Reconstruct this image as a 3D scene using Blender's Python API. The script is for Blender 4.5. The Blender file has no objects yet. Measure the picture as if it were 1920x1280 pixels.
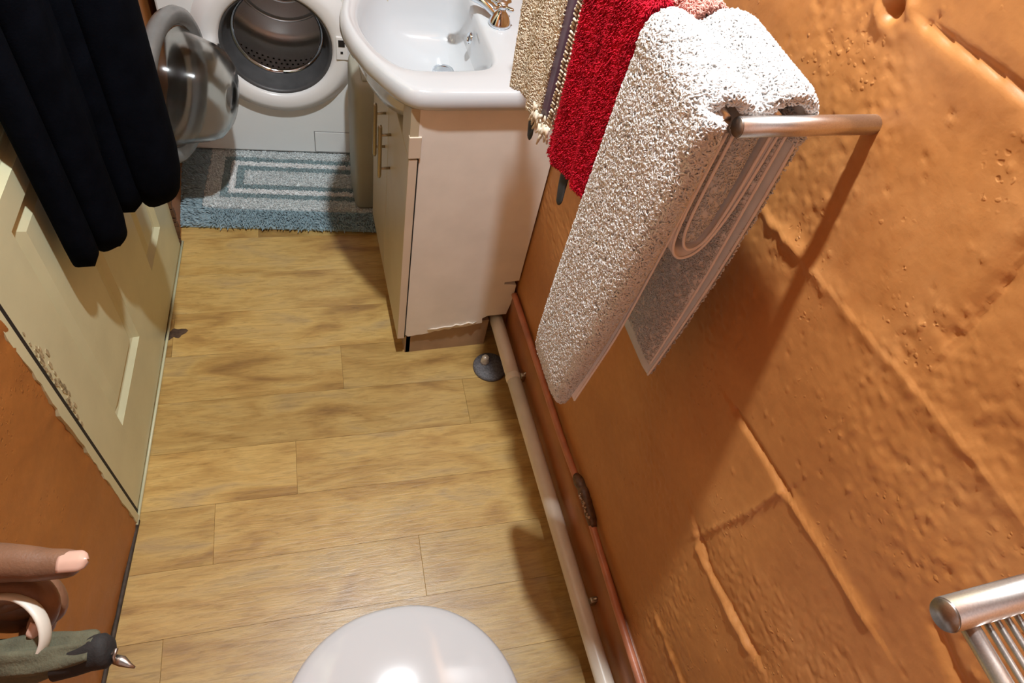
import bpy, bmesh, math, random
import numpy as np
from mathutils import Vector, Matrix, Euler

random.seed(7)
rng = np.random.default_rng(7)
C = bpy.context.scene.collection
scene = bpy.context.scene
PI = math.pi

# ------------------------------------------------------------------ camera
cam_d = bpy.data.cameras.new('camera')
cam = bpy.data.objects.new('camera', cam_d)
C.objects.link(cam)
cam_d.sensor_width = 36.0
cam_d.lens = 24.0
cam_d.clip_start = 0.02
right = Vector((0.9540, -0.2490, 0.1700))
down = Vector((-0.1040, -0.8020, -0.5880))
fwd = right.cross(down).normalized()
right.normalize()
down = fwd.cross(right).normalized()
M = Matrix(((right.x, -down.x, -fwd.x, 0), (right.y, -down.y, -fwd.y, 0), (right.z, -down.z, -fwd.z, 1.55), (0, 0, 0, 1)))
cam.matrix_world = M
scene.camera = cam

# ------------------------------------------------------------------ light and exposure
world = bpy.data.worlds.new('world')
scene.world = world
world.use_nodes = True
world.node_tree.nodes['Background'].inputs[0].default_value = (0.5, 0.5, 0.5, 1)
world.node_tree.nodes['Background'].inputs[1].default_value = 0.05
ld = bpy.data.lights.new('ceiling_lamp', 'SPOT')        # recessed ceiling spotlight
ld.spot_size = math.radians(138)
ld.spot_blend = 0.12
ld.energy = 134.0
ld.color = (0.93, 0.975, 1.0)
ld.shadow_soft_size = 0.032
lamp = bpy.data.objects.new('ceiling_lamp', ld)
C.objects.link(lamp)
lamp.location = (0.185, 0.69, 2.36)
fd = bpy.data.lights.new('soft_fill', 'AREA')       # fill light added behind and left of the camera, with no real source
fd.shape = 'RECTANGLE'
fd.size, fd.size_y = 0.9, 1.2
fd.energy = 1.9
fd.color = (0.95, 0.98, 1.0)
fill = bpy.data.objects.new('soft_fill', fd)
C.objects.link(fill)
fill.location = (-0.28, -0.58, 1.45)
fill.rotation_euler = (Vector((0.45, 1.0, 0.95)) - Vector((-0.28, -0.58, 1.45))).to_track_quat('-Z', 'Y').to_euler()
scene.view_settings.view_transform = 'Standard'
scene.view_settings.look = 'None'
scene.view_settings.gamma = 1.0
scene.view_settings.use_curve_mapping = False
scene.view_settings.exposure = 0.0


# ------------------------------------------------------------------ materials
def new_mat(name):
    m = bpy.data.materials.new(name)
    m.use_nodes = True
    nt = m.node_tree
    b = nt.nodes['Principled BSDF']
    return m, nt, b


def N(nt, typ, **kw):
    n = nt.nodes.new(typ)
    for k, v in kw.items():
        if k.startswith('i_'):
            n.inputs[k[2:]].default_value = v
        else:
            setattr(n, k, v)
    return n


def coords(nt, scale=(1, 1, 1), rot=(0, 0, 0)):
    tc = N(nt, 'ShaderNodeTexCoord')
    mp = N(nt, 'ShaderNodeMapping')
    mp.inputs['Scale'].default_value = scale
    mp.inputs['Rotation'].default_value = rot
    nt.links.new(tc.outputs['Object'], mp.inputs['Vector'])
    return mp.outputs['Vector']


def ramp(nt, fac, stops):
    r = N(nt, 'ShaderNodeValToRGB')
    el = r.color_ramp.elements
    while len(el) < len(stops):
        el.new(0.5)
    for e, (p, c) in zip(el, stops):
        e.position = p
        e.color = (c[0], c[1], c[2], 1)
    nt.links.new(fac, r.inputs['Fac'])
    return r.outputs['Color']


def mat(name, col, rough=0.5, metal=0.0, var=0.12, scale=30.0, bump=0.0, bscale=200.0, spec=0.5, coat=0.0, detail=4.0):
    """plain coloured material with procedural tone variation and fine relief"""
    m, nt, b = new_mat(name)
    v = coords(nt)
    n = N(nt, 'ShaderNodeTexNoise')
    n.inputs['Scale'].default_value = scale
    n.inputs['Detail'].default_value = detail
    nt.links.new(v, n.inputs['Vector'])
    lo = [max(0, c * (1 - var)) for c in col]
    hi = [min(1, c * (1 + var)) for c in col]
    nt.links.new(ramp(nt, n.outputs['Fac'], [(0.3, lo), (0.7, hi)]), b.inputs['Base Color'])
    b.inputs['Roughness'].default_value = rough
    b.inputs['Metallic'].default_value = metal
    b.inputs['Specular IOR Level'].default_value = spec
    b.inputs['Coat Weight'].default_value = coat
    if bump > 0:
        n2 = N(nt, 'ShaderNodeTexNoise')
        n2.inputs['Scale'].default_value = bscale
        n2.inputs['Detail'].default_value = 3
        nt.links.new(v, n2.inputs['Vector'])
        bp = N(nt, 'ShaderNodeBump')
        bp.inputs['Strength'].default_value = bump
        bp.inputs['Distance'].default_value = 0.002
        nt.links.new(n2.outputs['Fac'], bp.inputs['Height'])
        nt.links.new(bp.outputs['Normal'], b.inputs['Normal'])
    return m


def mat_plaster(name, c1, c2, c3, rough=0.5):
    """uneven painted plaster: colour mottling, pocks and brush relief"""
    m, nt, b = new_mat(name)
    v = coords(nt)
    n = N(nt, 'ShaderNodeTexNoise', i_Scale=5.0, i_Detail=6.0, i_Roughness=0.6)
    nt.links.new(v, n.inputs['Vector'])
    col = ramp(nt, n.outputs['Fac'], [(0.3, c1), (0.52, c2), (0.72, c3)])
    n4 = N(nt, 'ShaderNodeTexNoise', i_Scale=90.0, i_Detail=5.0)
    nt.links.new(v, n4.inputs['Vector'])
    mx = N(nt, 'ShaderNodeMix', data_type='RGBA', blend_type='MULTIPLY')
    mx.inputs['Factor'].default_value = 0.35
    nt.links.new(col, mx.inputs['A'])
    nt.links.new(ramp(nt, n4.outputs['Fac'], [(0.3, (0.75, 0.72, 0.68)), (0.7, (1, 1, 1))]), mx.inputs['B'])
    nt.links.new(mx.outputs['Result'], b.inputs['Base Color'])
    b.inputs['Roughness'].default_value = rough
    n2 = N(nt, 'ShaderNodeTexNoise', i_Scale=120.0, i_Detail=4.0, i_Roughness=0.55)
    nt.links.new(v, n2.inputs['Vector'])
    n3 = N(nt, 'ShaderNodeTexNoise', i_Scale=260.0, i_Detail=2.0)
    nt.links.new(v, n3.inputs['Vector'])
    ad = N(nt, 'ShaderNodeMath', operation='MULTIPLY_ADD')
    nt.links.new(n3.outputs['Fac'], ad.inputs[0])
    ad.inputs[1].default_value = 0.35
    nt.links.new(n2.outputs['Fac'], ad.inputs[2])
    bp = N(nt, 'ShaderNodeBump')
    bp.inputs['Strength'].default_value = 0.14
    bp.inputs['Distance'].default_value = 0.002
    nt.links.new(ad.outputs[0], bp.inputs['Height'])
    # small sharp crumbs and pocks, gathered in patches
    vo = N(nt, 'ShaderNodeTexVoronoi', i_Scale=120.0, i_Randomness=1.0)
    nd = N(nt, 'ShaderNodeTexNoise', i_Scale=60.0, i_Detail=2.0)
    nt.links.new(v, nd.inputs['Vector'])
    dm = N(nt, 'ShaderNodeMix', data_type='VECTOR')
    dm.inputs['Factor'].default_value = 0.012
    nt.links.new(v, dm.inputs['A'])
    nt.links.new(nd.outputs['Color'], dm.inputs['B'])
    nt.links.new(dm.outputs['Result'], vo.inputs['Vector'])
    cr = N(nt, 'ShaderNodeMapRange', interpolation_type='SMOOTHSTEP')
    cr.inputs['From Min'].default_value = 0.10
    cr.inputs['From Max'].default_value = 0.34
    cr.inputs['To Min'].default_value = 1.0
    cr.inputs['To Max'].default_value = 0.0
    nt.links.new(vo.outputs['Distance'], cr.inputs['Value'])
    nm = N(nt, 'ShaderNodeTexNoise', i_Scale=11.0, i_Detail=3.0)
    nt.links.new(v, nm.inputs['Vector'])
    mk = N(nt, 'ShaderNodeMapRange', interpolation_type='SMOOTHSTEP')
    mk.inputs['From Min'].default_value = 0.50
    mk.inputs['From Max'].default_value = 0.66
    nt.links.new(nm.outputs['Fac'], mk.inputs['Value'])
    ml = N(nt, 'ShaderNodeMath', operation='MULTIPLY')
    nt.links.new(cr.outputs[0], ml.inputs[0])
    nt.links.new(mk.outputs[0], ml.inputs[1])
    sg = N(nt, 'ShaderNodeMath', operation='SUBTRACT')
    nt.links.new(vo.outputs['Color'], sg.inputs[0])
    sg.inputs[1].default_value = 0.42
    m2 = N(nt, 'ShaderNodeMath', operation='MULTIPLY')
    nt.links.new(ml.outputs[0], m2.inputs[0])
    nt.links.new(sg.outputs[0], m2.inputs[1])
    b2 = N(nt, 'ShaderNodeBump')
    b2.inputs['Strength'].default_value = 0.75
    b2.inputs['Distance'].default_value = 0.0035
    nt.links.new(m2.outputs[0], b2.inputs['Height'])
    nt.links.new(bp.outputs['Normal'], b2.inputs['Normal'])
    nt.links.new(b2.outputs['Normal'], b.inputs['Normal'])
    return m


def mat_plank(name):
    m, nt, b = new_mat(name)
    tc = N(nt, 'ShaderNodeTexCoord')
    oi = N(nt, 'ShaderNodeObjectInfo')
    sc = N(nt, 'ShaderNodeVectorMath', operation='SCALE')
    cb = N(nt, 'ShaderNodeCombineXYZ')
    nt.links.new(oi.outputs['Random'], cb.inputs[0])
    nt.links.new(oi.outputs['Random'], cb.inputs[1])
    nt.links.new(cb.outputs[0], sc.inputs[0])
    sc.inputs['Scale'].default_value = 17.0
    ad = N(nt, 'ShaderNodeVectorMath', operation='ADD')
    nt.links.new(tc.outputs['Object'], ad.inputs[0])
    nt.links.new(sc.outputs[0], ad.inputs[1])

    def mapped(s):
        mp = N(nt, 'ShaderNodeMapping')
        mp.inputs['Scale'].default_value = s
        nt.links.new(ad.outputs[0], mp.inputs['Vector'])
        return mp.outputs['Vector']
    nb = N(nt, 'ShaderNodeTexNoise', i_Scale=1.0, i_Detail=4.0, i_Distortion=0.6)
    nt.links.new(mapped((5, 16, 5)), nb.inputs['Vector'])
    ng = N(nt, 'ShaderNodeTexNoise', i_Scale=1.0, i_Detail=7.0, i_Roughness=0.7, i_Distortion=1.2)
    nt.links.new(mapped((14, 130, 20)), ng.inputs['Vector'])
    base = ramp(nt, nb.outputs['Fac'], [(0.28, (0.315, 0.178, 0.056)), (0.42, (0.470, 0.292, 0.090)), (0.56, (0.570, 0.385, 0.132)), (0.74, (0.430, 0.305, 0.140))])
    grain = ramp(nt, ng.outputs['Fac'], [(0.32, (0.62, 0.58, 0.52)), (0.5, (0.95, 0.95, 0.95)), (0.68, (1.12, 1.12, 1.1))])
    mx = N(nt, 'ShaderNodeMix', data_type='RGBA', blend_type='MULTIPLY')
    mx.inputs['Factor'].default_value = 0.75
    nt.links.new(base, mx.inputs['A'])
    nt.links.new(grain, mx.inputs['B'])
    hs = N(nt, 'ShaderNodeHueSaturation')
    mr = N(nt, 'ShaderNodeMapRange')
    mr.inputs['To Min'].default_value = 0.86
    mr.inputs['To Max'].default_value = 1.14
    nt.links.new(oi.outputs['Random'], mr.inputs['Value'])
    nt.links.new(mr.outputs[0], hs.inputs['Value'])
    nt.links.new(mx.outputs['Result'], hs.inputs['Color'])
    nt.links.new(hs.outputs['Color'], b.inputs['Base Color'])
    b.inputs['Roughness'].default_value = 0.30
    b.inputs['Specular IOR Level'].default_value = 0.6
    bp = N(nt, 'ShaderNodeBump')
    bp.inputs['Strength'].default_value = 0.32
    bp.inputs['Distance'].default_value = 0.0014
    nt.links.new(ng.outputs['Fac'], bp.inputs['Height'])
    nt.links.new(bp.outputs['Normal'], b.inputs['Normal'])
    return m


def mat_brushed(name, col=(0.62, 0.60, 0.58), rough=0.3):
    m, nt, b = new_mat(name)
    v = coords(nt, (900, 900, 900))
    n = N(nt, 'ShaderNodeTexNoise', i_Scale=1.0, i_Detail=2.0)
    nt.links.new(v, n.inputs['Vector'])
    nt.links.new(ramp(nt, n.outputs['Fac'], [(0.3, [c * 0.9 for c in col]), (0.7, [min(1, c * 1.06) for c in col])]), b.inputs['Base Color'])
    b.inputs['Metallic'].default_value = 1.0
    b.inputs['Roughness'].default_value = rough
    return m


def mat_glass(name, tint=(0.85, 0.86, 0.86), rough=0.06):
    m, nt, b = new_mat(name)
    b.inputs['Base Color'].default_value = (*tint, 1)
    b.inputs['Transmission Weight'].default_value = 1.0
    b.inputs['IOR'].default_value = 1.22
    v = coords(nt)
    n = N(nt, 'ShaderNodeTexNoise', i_Scale=40.0, i_Detail=3.0)
    nt.links.new(v, n.inputs['Vector'])
    mr = N(nt, 'ShaderNodeMapRange')
    mr.inputs['To Min'].default_value = rough * 0.6
    mr.inputs['To Max'].default_value = rough * 2.0
    nt.links.new(n.outputs['Fac'], mr.inputs['Value'])
    nt.links.new(mr.outputs[0], b.inputs['Roughness'])
    return m


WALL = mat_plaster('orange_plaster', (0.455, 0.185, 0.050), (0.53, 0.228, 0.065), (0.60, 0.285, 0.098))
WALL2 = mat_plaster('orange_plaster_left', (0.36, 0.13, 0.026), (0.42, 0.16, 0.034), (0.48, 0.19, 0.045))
SKIRT = mat('brown_gloss_paint', (0.33, 0.115, 0.032), 0.33, var=0.18, scale=14, bump=0.25, bscale=60)
PLANK = mat_plank('vinyl_plank')
SUB = mat('floor_joint', (0.26, 0.165, 0.08), 0.6)
CEIL = mat('ceiling_paint', (0.36, 0.35, 0.33), 0.8, var=0.03)
CREAM = mat('cream_door_paint', (0.64, 0.645, 0.425), 0.36, var=0.06, scale=9, bump=0.12, bscale=160)
DARK = mat('dark_gap', (0.012, 0.010, 0.008), 0.8)
CERAM = mat('white_ceramic', (0.57, 0.60, 0.63), 0.12, var=0.015, scale=4, coat=0.3)
SEATP = mat('white_toilet_plastic', (0.60, 0.63, 0.65), 0.10, var=0.015, scale=4)
WASH = mat('washer_white_enamel', (0.90, 0.95, 0.95), 0.3, var=0.02, scale=6, bump=0.03, bscale=400)
WASHC = mat('washer_collar_plastic', (0.88, 0.90, 0.905), 0.25, var=0.015, scale=6)
RUBBER = mat('dark_grey_rubber', (0.07, 0.072, 0.076), 0.45, var=0.15)
GREYP = mat('grey_translucent_plastic', (0.21, 0.22, 0.22), 0.25, var=0.1)
STEELD = mat_brushed('drum_steel', (0.80, 0.80, 0.80), 0.38)
STEEL = mat_brushed('satin_steel', (0.78, 0.76, 0.74), 0.36)
STEELCAP = mat_brushed('dull_steel_cap', (0.33, 0.31, 0.29), 0.38)
CHROME = mat_brushed('chrome', (0.74, 0.80, 0.86), 0.08)
NICKEL = mat_brushed('dull_nickel', (0.42, 0.37, 0.29), 0.36)
GLASS = mat_glass('bowl_glass', (0.86, 0.86, 0.84), 0.10)
VSIDE = mat('vanity_side_laminate', (0.88, 0.845, 0.78), 0.42, var=0.05, scale=12, bump=0.05, bscale=300)
VDOOR = mat('vanity_door_cream', (0.56, 0.49, 0.345), 0.38, var=0.05, scale=8)
VEDGE = mat('vanity_edge_cream', (0.72, 0.62, 0.50), 0.4, var=0.05, scale=8)
PLINTH = mat('vanity_plinth', (0.40, 0.27, 0.17), 0.5, var=0.12, scale=14)
PIPEW = mat('white_pipe_plastic', (0.78, 0.71, 0.60), 0.3, var=0.07, scale=18)
COPPER = mat('pink_brown_painted_pipe', (0.52, 0.20, 0.11), 0.35, var=0.2, scale=20, bump=0.2, bscale=120)
CHIP = mat('chipped_paint', (0.55, 0.42, 0.28), 0.5, var=0.35, scale=160)
TWHITE = mat('white_terry', (0.72, 0.72, 0.715), 0.9, var=0.05, scale=60, spec=0.15)
THEM = mat('white_hem', (0.87, 0.80, 0.76), 0.85, var=0.04, scale=80, spec=0.15)
TRED = mat('red_plush', (0.54, 0.008, 0.030), 0.8, var=0.3, scale=45, spec=0.2)
TPINK = mat('pink_terry', (0.80, 0.42, 0.36), 0.9, var=0.06, scale=60, spec=0.15)
TBEIGE = mat('beige_terry', (0.72, 0.63, 0.50), 0.9, var=0.16, scale=70, spec=0.15)
TPURP = mat('purple_satin', (0.10, 0.055, 0.10), 0.35, var=0.2, scale=50)
TBROWN = mat('brown_satin', (0.25, 0.15, 0.12), 0.45, var=0.25, scale=90)
TABK = mat('black_tab', (0.018, 0.018, 0.018), 0.6, var=0.3, scale=90)
NAVY = mat('navy_fleece', (0.0022, 0.0032, 0.0060), 1.0, var=0.35, scale=25, bump=0.3, bscale=350, spec=0.04)
RBLUE = mat('rug_blue_grey', (0.29, 0.40, 0.45), 0.95, var=0.22, scale=60, spec=0.1)
RBLUE2 = mat('rug_teal_grey', (0.29, 0.385, 0.405), 0.95, var=0.18, scale=80, spec=0.1)
RWHITE = mat('rug_white', (0.84, 0.86, 0.86), 0.95, var=0.08, scale=80, spec=0.1)
RSPECK = mat('rug_pale_speckled', (0.66, 0.71, 0.715), 0.95, var=0.30, scale=190, spec=0.1)
BINM = mat('grey_green_plastic', (0.36, 0.36, 0.29), 0.5, var=0.05, scale=8)
STONE = mat('dark_grey_disc', (0.11, 0.11, 0.12), 0.6, var=0.4, scale=220, bump=0.3, bscale=300)
SKIN = mat('brown_skin', (0.14, 0.07, 0.038), 0.5, var=0.14, scale=60, bump=0.15, bscale=500)
NAIL = mat('fingernail', (0.48, 0.31, 0.245), 0.3, var=0.04, scale=90)
BAND = mat('white_band', (0.52, 0.50, 0.44), 0.45, var=0.05)
OLIVE = mat('olive_cloth', (0.075, 0.075, 0.045), 0.85, var=0.25, scale=70, bump=0.3, bscale=600)
BLACKC = mat('black_cloth', (0.007, 0.0065, 0.0065), 0.8, var=0.3, scale=70, bump=0.2, bscale=500)


# ------------------------------------------------------------------ helpers
def thing(name, label, cat, loc=(0, 0, 0), rotz=0.0, group=None):
    o = bpy.data.objects.new(name, None)
    C.objects.link(o)
    o.location = loc
    o.rotation_euler = (0, 0, rotz)
    o['label'] = label
    o['category'] = cat
    if group:
        o['group'] = group
    return o


def pmat(p):
    """matrix of a parent chain from loc/rot"""
    m = Matrix.LocRotScale(p.location, p.rotation_euler, None)
    return pmat(p.parent) @ m if p.parent else m


def obj(name, bm, m, parent=None, smooth=True, world_coords=True, origin=None):
    """link a bmesh as one object; vertices given in world coordinates unless world_coords is False"""
    me = bpy.data.meshes.new(name)
    if parent is not None and world_coords:
        bm.transform(pmat(parent).inverted())
    if parent is None and origin is not None:
        bm.transform(Matrix.Translation(-Vector(origin)))
    bmesh.ops.recalc_face_normals(bm, faces=bm.faces[:])
    bm.to_mesh(me)
    bm.free()
    me.materials.append(m)
    if smooth:
        me.polygons.foreach_set('use_smooth', [True] * len(me.polygons))
    o = bpy.data.objects.new(name, me)
    C.objects.link(o)
    if parent is not None:
        o.parent = parent
    elif origin is not None:
        o.location = origin
    return o


def struct(name, bm, m, smooth=False, origin=None):
    o = obj(name, bm, m, None, smooth, origin=origin)
    o['kind'] = 'structure'
    return o


def BM():
    return bmesh.new()


def box(bm, x0, x1, y0, y1, z0, z1, bev=0.0, seg=2, mtx=None):
    r = bmesh.ops.create_cube(bm, size=1.0)
    vs = r['verts']
    for v in vs:
        v.co = Vector(((x0 + x1) / 2 + v.co.x * (x1 - x0), (y0 + y1) / 2 + v.co.y * (y1 - y0), (z0 + z1) / 2 + v.co.z * (z1 - z0)))
    if bev > 0:
        es = list({e for v in vs for e in v.link_edges})
        r2 = bmesh.ops.bevel(bm, geom=es, offset=bev, segments=seg, affect='EDGES', profile=0.5)
        vs = list({v for f in r2['faces'] for v in f.verts} | {v for v in vs if v.is_valid})
    if mtx is not None:
        bmesh.ops.transform(bm, matrix=mtx, verts=[v for v in vs if v.is_valid])
    return bm


def loft(bm, rings, cap0=True, cap1=True, closed=True):
    vr = [[bm.verts.new(p) for p in r] for r in rings]
    n = len(vr[0])
    for a, b in zip(vr[:-1], vr[1:]):
        for i in range(n if closed else n - 1):
            j = (i + 1) % n
            bm.faces.new((a[i], a[j], b[j], b[i]))
    if cap0 and closed:
        bm.faces.new(vr[0])
    if cap1 and closed:
        bm.faces.new(list(reversed(vr[-1])))
    return vr


def tube(bm, pts, r, seg=12, caps=True, flat=1.0, uflat=1.0):
    pts = [Vector(p) for p in pts]
    rs = r if isinstance(r, (list, tuple)) else [r] * len(pts)
    rings = []
    ref = None
    for i, p in enumerate(pts):
        a = pts[max(0, i - 1)]
        b = pts[min(len(pts) - 1, i + 1)]
        t = (b - a).normalized()
        if ref is None:
            ref = Vector((0, 0, 1)) if abs(t.z) < 0.8 else Vector((1, 0, 0))
        u = (ref - ref.dot(t) * t).normalized()
        w = t.cross(u)
        ref = u
        rings.append([p + rs[i] * (uflat * math.cos(k * 2 * PI / seg) * u + flat * math.sin(k * 2 * PI / seg) * w) for k in range(seg)])
    loft(bm, rings, caps, caps)
    return bm


def lathe(bm, prof, mtx, seg=48, cap0=False, cap1=False):
    """profile of (radius, height along local Z) turned about Z then placed by mtx"""
    rings = [[mtx @ Vector((r * math.cos(2 * PI * k / seg), r * math.sin(2 * PI * k / seg), h)) for k in range(seg)] for r, h in prof]
    loft(bm, rings, cap0, cap1)
    return bm


def catmull(pts, n=8, closed=False):
    P = [Vector(p) for p in pts]
    m = len(P)
    out = []
    rngi = range(m) if closed else range(m - 1)
    for i in rngi:
        p0 = P[(i - 1) % m] if closed or i > 0 else P[0]
        p1 = P[i]
        p2 = P[(i + 1) % m]
        p3 = P[(i + 2) % m] if closed or i + 2 < m else P[-1]
        for k in range(n):
            t = k / n
            out.append(0.5 * ((2 * p1) + (p2 - p0) * t + (2 * p0 - 5 * p1 + 4 * p2 - p3) * t * t + (3 * p1 - p0 - 3 * p2 + p3) * t ** 3))
    if not closed:
        out.append(P[-1])
    return out


def sheet(bm, path, y0f, y1f, th, ny=10, wob=0.0):
    """cloth sheet of thickness th: a path of (x, z) swept along y from y0f(z) to y1f(z), closed solid"""
    P = [Vector((p[0], 0, p[1])) for p in path]
    nrm = []
    for i in range(len(P)):
        t = (P[min(i + 1, len(P) - 1)] - P[max(i - 1, 0)]).normalized()
        nrm.append(Vector((-t.z, 0, t.x)))
    rings = []
    for j in range(ny + 1):
        f = j / ny
        # half-round edges
        e = min(f, 1 - f)
        k = 1.0 if e > 0.04 else 0.55 + 0.45 * math.sin(min(1, e / 0.04) * PI / 2)
        r = []
        for s in (1, -1):
            seq = range(len(P)) if s == 1 else range(len(P) - 1, -1, -1)
            for i in seq:
                y = y0f(P[i].z) * (1 - f) + y1f(P[i].z) * f
                q = P[i] + nrm[i] * (s * th / 2 * k)
                w = wob * math.sin(9 * f + 14 * P[i].z)
                r.append(Vector((q.x + w, y, q.z)))
        rings.append(r)
    loft(bm, rings)
    return bm


def np_object(name, verts, faces, m, parent, smooth=True):
    """fast mesh from numpy arrays (faces all of one size); world coordinates"""
    me = bpy.data.meshes.new(name)
    nv, nf, k = len(verts), len(faces), faces.shape[1]
    if parent is not None:
        inv = np.array(pmat(parent).inverted())
        verts = verts @ inv[:3, :3].T + inv[:3, 3]
    me.vertices.add(nv)
    me.vertices.foreach_set('co', verts.astype(np.float32).ravel())
    me.loops.add(nf * k)
    me.loops.foreach_set('vertex_index', faces.astype(np.int32).ravel())
    me.polygons.add(nf)
    me.polygons.foreach_set('loop_start', np.arange(0, nf * k, k, dtype=np.int32))
    me.polygons.foreach_set('loop_total', np.full(nf, k, dtype=np.int32))
    me.polygons.foreach_set('use_smooth', np.full(nf, smooth))
    me.update(calc_edges=True)
    me.materials.append(m)
    o = bpy.data.objects.new(name, me)
    C.objects.link(o)
    if parent is not None:
        o.parent = parent
    return o


def sample(objs, density, keep=None):
    """random points and normals on the faces of objects, in world coordinates"""
    Ps, Ns = [], []
    for o in objs:
        me = o.data
        me.calc_loop_triangles()
        nt = len(me.loop_triangles)
        tri = np.empty(nt * 3, dtype=np.int32)
        me.loop_triangles.foreach_get('vertices', tri)
        tri = tri.reshape(-1, 3)
        co = np.empty(len(me.vertices) * 3, dtype=np.float32)
        me.vertices.foreach_get('co', co)
        W = np.array(pmat(o))
        co = co.reshape(-1, 3) @ W[:3, :3].T + W[:3, 3]
        a, b, c = co[tri[:, 0]], co[tri[:, 1]], co[tri[:, 2]]
        cr = np.cross(b - a, c - a)
        ar = np.linalg.norm(cr, axis=1) / 2 + 1e-12
        n = int(ar.sum() * density)
        idx = rng.choice(nt, n, p=ar / ar.sum())
        u, v = rng.random(n), rng.random(n)
        fl = u + v > 1
        u[fl], v[fl] = 1 - u[fl], 1 - v[fl]
        P = a[idx] + u[:, None] * (b - a)[idx] + v[:, None] * (c - a)[idx]
        Nn = cr[idx] / (2 * ar[idx])[:, None]
        if keep is not None:
            k = keep(P, Nn)
            P, Nn = P[k], Nn[k]
        Ps.append(P)
        Ns.append(Nn)
    return np.concatenate(Ps), np.concatenate(Ns)


def loops(name, P, Nn, m, parent, h, w, r, lean=0.35):
    """pile of little yarn loops standing on a cloth: bent three-sided tubes, one joined object"""
    n = len(P)
    rv = rng.normal(size=(n, 3))
    T = rv - (rv * Nn).sum(1)[:, None] * Nn
    T /= np.linalg.norm(T, axis=1)[:, None]
    B = np.cross(Nn, T)
    hh = h * rng.uniform(0.75, 1.25, n)[:, None]
    ww = w * rng.uniform(0.75, 1.25, n)[:, None]
    tw = rng.normal(scale=lean, size=(n, 1)) * hh
    ctr = [P - T * ww * 0.45 - Nn * 0.0004, P - T * ww * 0.5 + Nn * hh * 0.75 + B * tw * 0.6, P + Nn * hh + B * tw,
           P + T * ww * 0.5 + Nn * hh * 0.7 + B * tw * 0.6, P + T * ww * 0.45 - Nn * 0.0004]
    V = np.empty((n, 5, 3, 3))
    for i, c in enumerate(ctr):
        a = 0 if i in (0, 4) else 1
        tang = ctr[min(i + 1, 4)] - ctr[max(i - 1, 0)]
        tang = tang / (np.linalg.norm(tang, axis=1)[:, None] + 1e-9)
        q = np.cross(tang, B)
        for k in range(3):
            an = 2 * PI * k / 3
            V[:, i, k] = c + r * (math.cos(an) * B + math.sin(an) * q)
    F = []
    for i in range(4):
        for k in range(3):
            F.append((i * 3 + k, i * 3 + (k + 1) % 3, (i + 1) * 3 + (k + 1) % 3, (i + 1) * 3 + k))
    F = np.array(F)
    faces = (F[None] + (np.arange(n) * 15)[:, None, None]).reshape(-1, 4)
    o = np_object(name, V.reshape(-1, 3), faces, m, parent)
    o['kind'] = 'stuff'
    return o


def strands(name, P, D, m, parent, L, r):
    """tapering straight-ish tufts: four-sided two-segment tubes leaning along D"""
    n = len(P)
    D = D / np.linalg.norm(D, axis=1)[:, None]
    ref = np.tile(np.array([0.0, 0.0, 1.0]), (n, 1))
    ref[np.abs(D[:, 2]) > 0.9] = (1, 0, 0)
    U = np.cross(D, ref)
    U /= np.linalg.norm(U, axis=1)[:, None]
    Wv = np.cross(D, U)
    LL = L * rng.uniform(0.7, 1.2, n)[:, None]
    sag = np.array([0, 0, -1.0])
    ctr = [P, P + D * LL * 0.55, P + D * LL + sag * LL * 0.22]
    rad = [r * 0.8, r, r * 0.55]
    V = np.empty((n, 3, 4, 3))
    for i in range(3):
        for k in range(4):
            an = PI / 2 * k
            V[:, i, k] = ctr[i] + rad[i] * (math.cos(an) * U + math.sin(an) * Wv)
    F = []
    for i in range(2):
        for k in range(4):
            F.append((i * 4 + k, i * 4 + (k + 1) % 4, (i + 1) * 4 + (k + 1) % 4, (i + 1) * 4 + k))
    F.append((8, 9, 10, 11))
    F = np.array(F)
    faces = (F[None] + (np.arange(n) * 12)[:, None, None]).reshape(-1, 4)
    o = np_object(name, V.reshape(-1, 3), faces, m, parent)
    o['kind'] = 'stuff'
    return o


def vnoise(x, y, seed=0):
    """smooth value noise on numpy arrays, -1..1"""
    r = np.random.default_rng(seed)
    tab = r.uniform(-1, 1, (256, 256))
    xi, yi = np.floor(x).astype(int), np.floor(y).astype(int)
    fx, fy = x - xi, y - yi
    fx, fy = fx * fx * (3 - 2 * fx), fy * fy * (3 - 2 * fy)
    g = lambda i, j: tab[i % 256, j % 256]
    return (g(xi, yi) * (1 - fx) * (1 - fy) + g(xi + 1, yi) * fx * (1 - fy) + g(xi, yi + 1) * (1 - fx) * fy + g(xi + 1, yi + 1) * fx * fy)


def seg_dist(Y, Z, pts):
    """distance to a polyline and signed side in the wall plane"""
    best = np.full(Y.shape, 9.0)
    side = np.zeros(Y.shape)
    for (y0, z0), (y1, z1) in zip(pts[:-1], pts[1:]):
        dy, dz = y1 - y0, z1 - z0
        L2 = dy * dy + dz * dz
        t = np.clip(((Y - y0) * dy + (Z - z0) * dz) / L2, 0, 1)
        d = np.hypot(Y - y0 - t * dy, Z - z0 - t * dz)
        s = (Z - z0) * dy - (Y - y0) * dz
        k = d < best
        best[k] = d[k]
        side[k] = s[k]
    return best, np.sign(side)


# ------------------------------------------------------------------ setting: floor
XW = 0.53          # face of the right wall
fl = struct('floor', box(BM(), -0.75, 0.75, -0.75, 2.65, -0.06, -0.002), SUB)
fl_rot = -0.0447
pitch = 0.1385
joints = {0: [-0.97, -0.064, 0.85], -1: [-1.15, -0.242, 0.66], 1: [-0.52, 0.372], 2: [-0.85, 0.06], 3: [-0.36, 0.55], 4: [-0.62, 0.30],
          -2: [-0.72, 0.20], -3: [-0.33, 0.58]}
ca, sa = math.cos(fl_rot), math.sin(fl_rot)


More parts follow.
